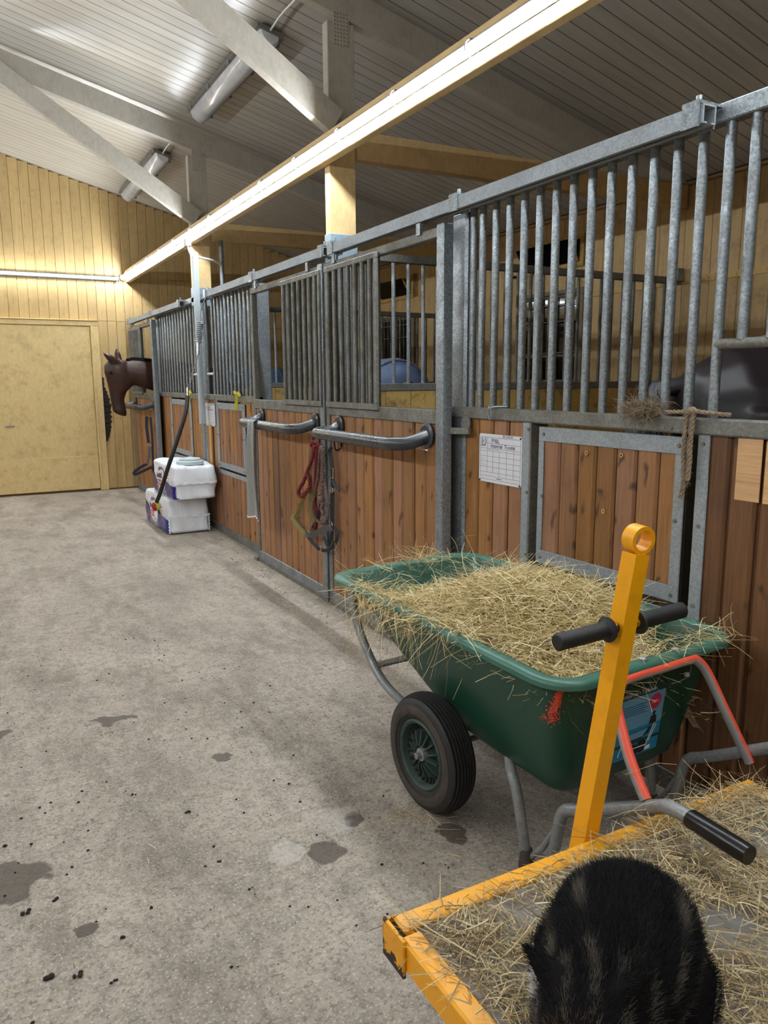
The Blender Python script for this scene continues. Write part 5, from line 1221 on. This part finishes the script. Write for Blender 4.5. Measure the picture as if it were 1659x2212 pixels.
while len(P) < 15000:
    u, v = random.uniform(-.37, .345), random.uniform(.03, 1.12); e = max(0, (.30-v)/.25)*max(0, (u+.0)/.22)
    dens = math.exp(-max(0, v-(.80+.25*max(0, -u)/.3))/.07)*(1-.85*min(1, e*1.3))*(1 if u > -.30 else (.85 if .38 < v < 1.08 else .06))
    if random.random() > dens: continue
    z = heap(u, v)+random.gauss(-.012, .014)-.15*e
    if u < -.31: z = max(z, .672+abs(random.gauss(.008, .008)))
    P.append(tow(u, v, z)); a = random.uniform(0, 2*PI); D.append((math.cos(a), math.sin(a), random.gauss(.02, .28)))
L = np.where(rng.random(15000) < .12, rng.uniform(.1, .2, 15000), rng.uniform(.02, .09, 15000))
strands('loose_hay', 'hay', P, D, L, rng.uniform(.0011, .0032, 15000), hr)
P, D = [], []
for _ in range(230):                          # strands hanging over the left rim
    v = random.triangular(.36, 1.12, .8); P.append(tow(-.385+random.gauss(0, .015), v, .678+random.uniform(-.02, .02))); D.append((-.35+random.gauss(0, .25), random.gauss(0, .5), -.6+random.gauss(0, .35)))
strands('hanging_hay', 'hay', P, D, rng.uniform(.03, .2, 230), rng.uniform(.001, .0026, 230), hr, 4, .55, droop=.2)
P = [tow(random.uniform(-.32, .3), random.uniform(1.08, 1.28), .69+random.uniform(0, .01)) for _ in range(90)]+[tow(random.uniform(-.05, .36), random.uniform(-.05, .05), .675) for _ in range(170)]+[tow(random.uniform(.24, .32), random.uniform(.3, 1.05), .70+random.uniform(0, .03)) for _ in range(200)]
strands('stray_hay', 'hay', P, [(random.gauss(0, 1), random.gauss(0, 1), random.gauss(0, .4)) for _ in P], rng.uniform(.04, .15, len(P)), rng.uniform(.001, .0024, len(P)), hr)
P = [tow(.02+random.gauss(0, .05), 1.18+random.gauss(0, .03), .70+random.uniform(0, .03)) for _ in range(110)]
strands('stray_hay', 'hay', P, [(random.gauss(0, 1), random.gauss(0, .6), random.gauss(.4, .6)) for _ in P], rng.uniform(.04, .12, len(P)), rng.uniform(.001, .002, len(P)), hr, 4, .7)
# ------------------------------------------------------------------ flat cart
DZ = .36
ct = empty('flat_cart', (1.23, .3, 0), 'low flat cart with a chipped yellow steel edge and upright yellow drawbar, strewn with hay', 'cart')
X0_, X1_, YF, YB = .66, 1.80, 1.225, -.95
b = MB(); b.cbox((X0_+.02, YF-.05, DZ-.055), (X1_, YF, DZ+.004), .004); b.build('front_rail', 'yellow_paint', ct)
b = MB(); b.cbox((X0_+.004, YB, DZ-.06), (X0_+.05, YF-.06, DZ+.004), .005); b.build('side_rail', 'yellow_paint', ct)
b = MB(); b.cbox((X1_-.05, YB, DZ-.06), (X1_, YF-.055, DZ+.004), .005); b.build('side_rail', 'yellow_paint', ct)
b = MB(); b.cbox((X0_+.05, YB, DZ-.06), (X1_-.05, YB+.05, DZ+.004), .005); b.build('rear_rail', 'yellow_paint', ct)
b = MB(); b.cbox((X0_-.004, YF-.085, DZ-.072), (X0_+.004, YF, DZ+.012), .002); b.cbox((X0_+.004, YF-.006, DZ-.06), (X0_+.03, YF, DZ+.006), .002); b.build('corner_plate', 'yellow_worn', ct)
MB().box((X0_+.006, YF-.058, DZ-.045), (X0_+.02, YF-.008, DZ-.004)).build('tube_hollow_shade', 'dark', ct)  # solid dark block, imitates the shade inside the hollow tube
MB().box((X0_+.045, YB+.045, DZ-.03), (X1_-.045, YF-.048, DZ-.004)).build('deck', 'deck', ct)
for yy in (.78, .2, -.4): MB().box((X0_+.05, yy-.02, DZ-.065), (X1_-.05, yy+.02, DZ-.03)).build('cross_member', 'yellow_worn', ct)
for xx in (X0_+.28, X1_-.28):
    for yy in (.78, -.55):
        b = MB(); b.cyl((xx-.03, yy, .12), (xx+.03, yy, .12), .12, 24); wo = b.build('wheel', 'tyre', ct)
        b = MB(); b.cyl((xx-.034, yy, .12), (xx+.034, yy, .12), .05, 16); b.build('hub', 'steel_tube', wo)
        b = MB(); b.box((xx-.045, yy-.02, .11), (xx-.038, yy+.02, DZ-.06)); b.box((xx+.038, yy-.02, .11), (xx+.045, yy+.02, DZ-.06)); b.box((xx-.045, yy-.04, DZ-.07), (xx+.045, yy+.04, DZ-.06)); b.build('fork', 'yellow_worn', ct)
B0, B1 = Vector((1.228, 1.262, .28)), Vector((1.352, 1.25, 1.045))
dl = bpy.data.objects.new('drawbar', None); COL.objects.link(dl); dl.parent = ct; WL[dl.name] = B0.copy(); dl.location = B0-WL[ct.name]; dl.empty_display_size = .05
MB().beam(B0, B1, .044, .044, (0, 1, 0)).build('square_tube', 'yellow_paint', dl)
ax = (B1-B0).normalized(); rc = B1+ax*.034; ra = Vector((-.08, -.99, -.05)).normalized(); e1 = ra.cross(ax).normalized(); e2 = e1.cross(ra)
R = []
for r_, h_ in ((.034, -.019), (.034, .019), (.0245, .019), (.0245, -.019)):
    R.append([rc+(e1*math.cos(2*PI*k/28)+e2*math.sin(2*PI*k/28))*r_+ra*h_ for k in range(28)])
MB().rings(R, False, True, True).build('towing_eye', 'yellow_paint', dl)
cbz = B0+(B1-B0)*((.872-.28)/(1.045-.28)); cx_ = Vector((1, .0, .035)).normalized()
MB().cyl(cbz-cx_*.06, cbz+cx_*.06, .0125, 12).build('cross_tube', 'yellow_worn', dl)
for s_ in (-1, 1):
    a0 = cbz+cx_*(s_*.045); R_ = []; pts, rad = [], []
    for k in range(26):
        pts.append(a0+cx_*(s_*(.012+.14*k/25))); rad.append(.0205 if k % 2 else .0188)
    pts = [a0, a0+cx_*(s_*.006), a0+cx_*(s_*.009)]+pts+[a0+cx_*(s_*.156), a0+cx_*(s_*.158)]; rad = [.029, .031, .021]+rad+[.0195, .016]
    g = MB(); g.tube(pts, rad, 24); g.build('ribbed_grip', 'black_rubber', dl)
# hay strewn on the deck
P, D = [], []; N_ = 19000
def bare(x, y): return (((x-.93)/.07)**2+((y-1.10)/.04)**2 < 1) or (((x-1.08)/.08)**2+((y-1.07)/.04)**2 < 1) or (((x-1.62)/.12)**2+((y-1.0)/.06)**2 < 1) or (((x-1.25)/.08)**2+((y-.86)/.07)**2 < 1)
def pile(x, y): return .045*math.exp(-((x-1.48)/.25)**2-((y-1.13)/.09)**2)+.02*math.exp(-((x-1.6)/.3)**2-((y-.8)/.2)**2)
while len(P) < N_:
    x, y = random.uniform(.68, 1.79), random.uniform(.15, 1.20)
    if y < .45 and random.random() < .5: continue
    if bare(x, y) and random.random() < .8: continue
    if (x < .715 or (y > 1.17 and x < 1.35)) and random.random() < .75: continue
    P.append((x, y, DZ+.004+pile(x, y)*random.uniform(0, 1)+abs(random.gauss(0, .007)))); a = random.uniform(0, 2*PI); D.append((math.cos(a), math.sin(a), random.gauss(0, .14)))
L = np.where(rng.random(N_) < .1, rng.uniform(.06, .16, N_), rng.uniform(.014, .065, N_))
hs = strands('strewn_hay', 'hay_dull', P, D, L, rng.uniform(.0011, .0032, N_), None, 3, .25)
tag(hs, 'dull hay strewn over the deck of the yellow cart', 'hay')
P = [(random.uniform(1.3, 1.7), random.uniform(1.1, 1.2), DZ+.03) for _ in range(60)]
s2 = strands('stray_stalk', 'hay', P, [(random.gauss(0, .6), random.gauss(0, .4), abs(random.gauss(.5, .4))) for _ in P], rng.uniform(.05, .15, 60), rng.uniform(.001, .002, 60), None, 4, .7)
tag(s2, 'hay stalks sticking up at the far edge of the cart', 'hay')
# ------------------------------------------------------------------ cat
eu, ev = Vector((.73, .683, 0)), Vector((.683, -.73, 0)); ZZ = Vector((0, 0, 1))
def cp(r, s_, z): return eu*r+ev*s_+ZZ*(z+.006)
cat = empty('cat', tuple(cp(1.18, .01, DZ)), 'black brown tabby cat crouching on the hay strewn cart, head lowered', 'cat')
BODY = [(1.352, .03, .48, .03, .03), (1.33, .03, .49, .075, .07), (1.285, .025, .497, .112, .10), (1.22, .02, .50, .122, .105), (1.15, .012, .495, .115, .10), (1.09, 0, .49, .098, .09), (1.045, -.015, .49, .075, .075), (1.01, -.025, .49, .05, .05)]
HEAD = [(1.075, -.03, .515, .035, .035), (1.055, -.032, .515, .056, .050), (1.02, -.034, .508, .066, .056), (.985, -.036, .495, .062, .052), (.955, -.037, .478, .046, .040), (.93, -.038, .464, .033, .028), (.917, -.038, .458, .014, .012)]
cb = MB()
cb.rings([Rn(cp(r, s_, z), ev*a, ZZ*h, 18) for r, s_, z, a, h in BODY]); cb.rings([Rn(cp(r, s_, z), ev*a, ZZ*h, 18) for r, s_, z, a, h in HEAD])
for side in (-1, 1):
    cb.tube([cp(1.27, side*.075+.02, .46), cp(1.24, side*.10+.02, .43), cp(1.19, side*.105+.02, .40), cp(1.15, side*.10+.02, .378)], [.06, .058, .04, .02], 10)
    cb.tube([cp(1.22, side*.1+.02, .378), cp(1.13, side*.105+.02, .376)], [.018, .02], 8)
    cb.tube([cp(1.09, side*.062-.01, .47), cp(1.06, side*.072-.01, .43), cp(1.05, side*.07-.01, .39), cp(1.03, side*.068-.01, .377)], [.036, .028, .022, .02], 10)
    cb.tube([cp(1.05, side*.068-.01, .376), cp(1.01, side*.066-.01, .375)], [.019, .019], 8)
    eb = cp(1.05, -.034+side*.048, .545); tip = cp(1.065, -.034+side*.092, .572)
    cb.tube([eb-(tip-eb)*.3, eb, eb+(tip-eb)*.6, tip], [.026, .025, .014, .003], 8)
cb.tube([cp(1.33, .03, .46), cp(1.37, .03, .42), cp(1.42, .04, .385), cp(1.50, .06, .378), cp(1.58, .07, .378)], [.024, .021, .02, .018, .01], 10)
def coat_col(r, s_, z):
    ax_ = math.atan2(s_-.015, z-.46)
    st = math.sin(ax_*10.5+1.1*math.sin(r*21)+.5*math.sin(s_*40+r*30)); m = max(0, st-.5)*2.0*(.55+.45*math.sin(r*55+s_*31))
    if abs(ax_) < .42 and r > 1.1: m *= .08
    if r < 1.08: m = max(0, math.sin(s_*150+1.5+r*9)-.2)*.9
    if r > 1.28: m *= .45
    c = np.array(lin((17, 16, 17))[:3])*(1-min(1, m))+np.array(lin((98, 90, 80))[:3])*min(1, m)
    if s_ < -.075 and z < .455 and 1.08 < r < 1.2: c = np.array(lin((205, 200, 196))[:3])
    elif z < .42 and (r < 1.2): c = np.array(lin((196, 190, 184))[:3]) if s_ < .02 else c*.6+np.array(lin((120, 110, 100))[:3])*.4
    if r < .975 and z < .475: c = np.array(lin((190, 182, 174))[:3])
    elif r < .985: c = c*.5+np.array(lin((96, 78, 58))[:3])*.5
    return c
body = cb.build('body', 'hair_black', cat)
m = body.modifiers.new('remesh', 'REMESH'); m.mode = 'VOXEL'; m.voxel_size = .006; m.use_smooth_shade = True
m = body.modifiers.new('smooth', 'SMOOTH'); m.factor = .5; m.iterations = 6
P, D, Cc = [], [], []
def fur(rings, n, back=.75, out=.5):
    for _ in range(n):
        i = random.random()*(len(rings)-1.001); k = int(i); t = i-k; q = [rings[k][j]*(1-t)+rings[k+1][j]*t for j in range(5)]
        a = random.uniform(-.45*PI, 1.45*PI); nn = ev*math.cos(a)+ZZ*math.sin(a)
        p = cp(q[0], q[1], q[2])+ev*(q[3]*math.cos(a)*.97)+ZZ*(q[4]*math.sin(a)*.97)
        if p.z < DZ+.01: continue
        P.append(p); D.append(nn*out+eu*back+Vector((random.gauss(0, .22), random.gauss(0, .22), random.gauss(0, .2)))); Cc.append(coat_col(q[0]+random.gauss(0, .004), q[1]+q[3]*math.cos(a)+random.gauss(0, .003), p.z)*random.uniform(.7, 1.25))
fur(BODY, 85000); fur(HEAD, 14000, .55, .5)
for side in (-1, 1): fur([(1.275, side*.07+.02, .47, .062, .06), (1.24, side*.10+.02, .43, .06, .058), (1.19, side*.105+.02, .405, .044, .042), (1.15, side*.10+.02, .385, .024, .024)], 6000, .3, .7)
for side in (-1, 1): fur([(1.09, side*.062-.01, .47, .038, .03), (1.06, side*.072-.01, .43, .03, .03), (1.045, side*.07-.01, .39, .024, .026)], 2500, .3, .7)
LL = rng.uniform(.012, .026, len(P)); LL[85000:] *= .55
fo = strands('fur', 'coat', P, D, LL, rng.uniform(.0005, .0010, len(P)), cat, 2, .25, col=np.array(Cc))
for side in (-1, 1):
    MB().ell(cp(.962, -.037+side*.034, .503), (.009, .009, .010), 10, 8).build('eye', 'eye', cat)
    P, D, Cc = [], [], []
    eb = cp(1.05, -.034+side*.048, .545); tip = cp(1.065, -.034+side*.092, .572)
    for _ in range(700):
        t = random.random(); a = random.uniform(0, 2*PI); P.append(eb+(tip-eb)*t+(eu*math.cos(a)+ZZ*math.sin(a))*(.024*(1-t*.9))); D.append((tip-eb).normalized()+Vector((random.gauss(0, .3), random.gauss(0, .3), random.gauss(0, .3)))); Cc.append(np.array(lin((18, 16, 16))[:3]))
    strands('ear_fur', 'coat', P, D, rng.uniform(.006, .012, 700), rng.uniform(.0007, .0012, 700), cat, 2, .2, col=np.array(Cc))
# ------------------------------------------------------------------ litter on the floor
P = []
for _ in range(900):
    P.append((random.uniform(-.4, 1.9), random.uniform(1.5, 7), .002))
for _ in range(500): P.append((random.uniform(1.85, 1.99), random.uniform(2.6, 7.2), .003))
o = strands('floor_straw', 'hay', P, [(random.gauss(0, 1), random.gauss(0, 1), random.gauss(0, .04)) for _ in P], rng.uniform(.008, .05, len(P)), rng.uniform(.001, .0025, len(P)), None, 2, .12)
tag(o, 'thin scatter of straw bits on the concrete aisle', 'straw')
P = [(1.21+random.gauss(0, .07), 2.02+random.gauss(0, .05), .004) for _ in range(120)]
o = strands('floor_straw', 'hay_dull', P, [(random.gauss(0, 1), random.gauss(0, 1), random.gauss(.05, .1)) for _ in P], rng.uniform(.02, .09, len(P)), rng.uniform(.001, .002, len(P)), None, 3, .3); tag(o, 'wisp of hay trapped under the left barrow wheel', 'straw')
b = MB()
for x, y, r in ((.16, 2.0, 0), (.06, 1.86, .014), (.12, 1.83, .011), (.33, 1.99, .007), (.24, 1.91, .008), (.56, 2.1, .007), (.55, 2.42, .009), (.10, 2.16, .009), (.03, 2.13, .012), (-.02, 2.5, .011), (.4, 2.62, .007), (.2, 1.76, .007)):
    if r:
        for _ in range(3): b.ell((x+random.gauss(0, r*.7), y+random.gauss(0, r*.5), r*.3), (r*random.uniform(.4, .7), r*random.uniform(.4, .7), r*.38), 7, 5)
for _ in range(260):
    x, y = (random.uniform(-.3, 1.2), random.uniform(1.6, 4.5)) if random.random() < .6 else (random.uniform(1.8, 1.985), random.uniform(2.6, 9)); r = random.uniform(.002, .006)
    b.ell((x, y, r*.4), (r, r*.8, r*.5), 6, 4)
o = b.build('dirt_crumb', 'manure'); tag(o, 'dark dirt crumbs scattered over the concrete aisle', 'dirt', kind='stuff')
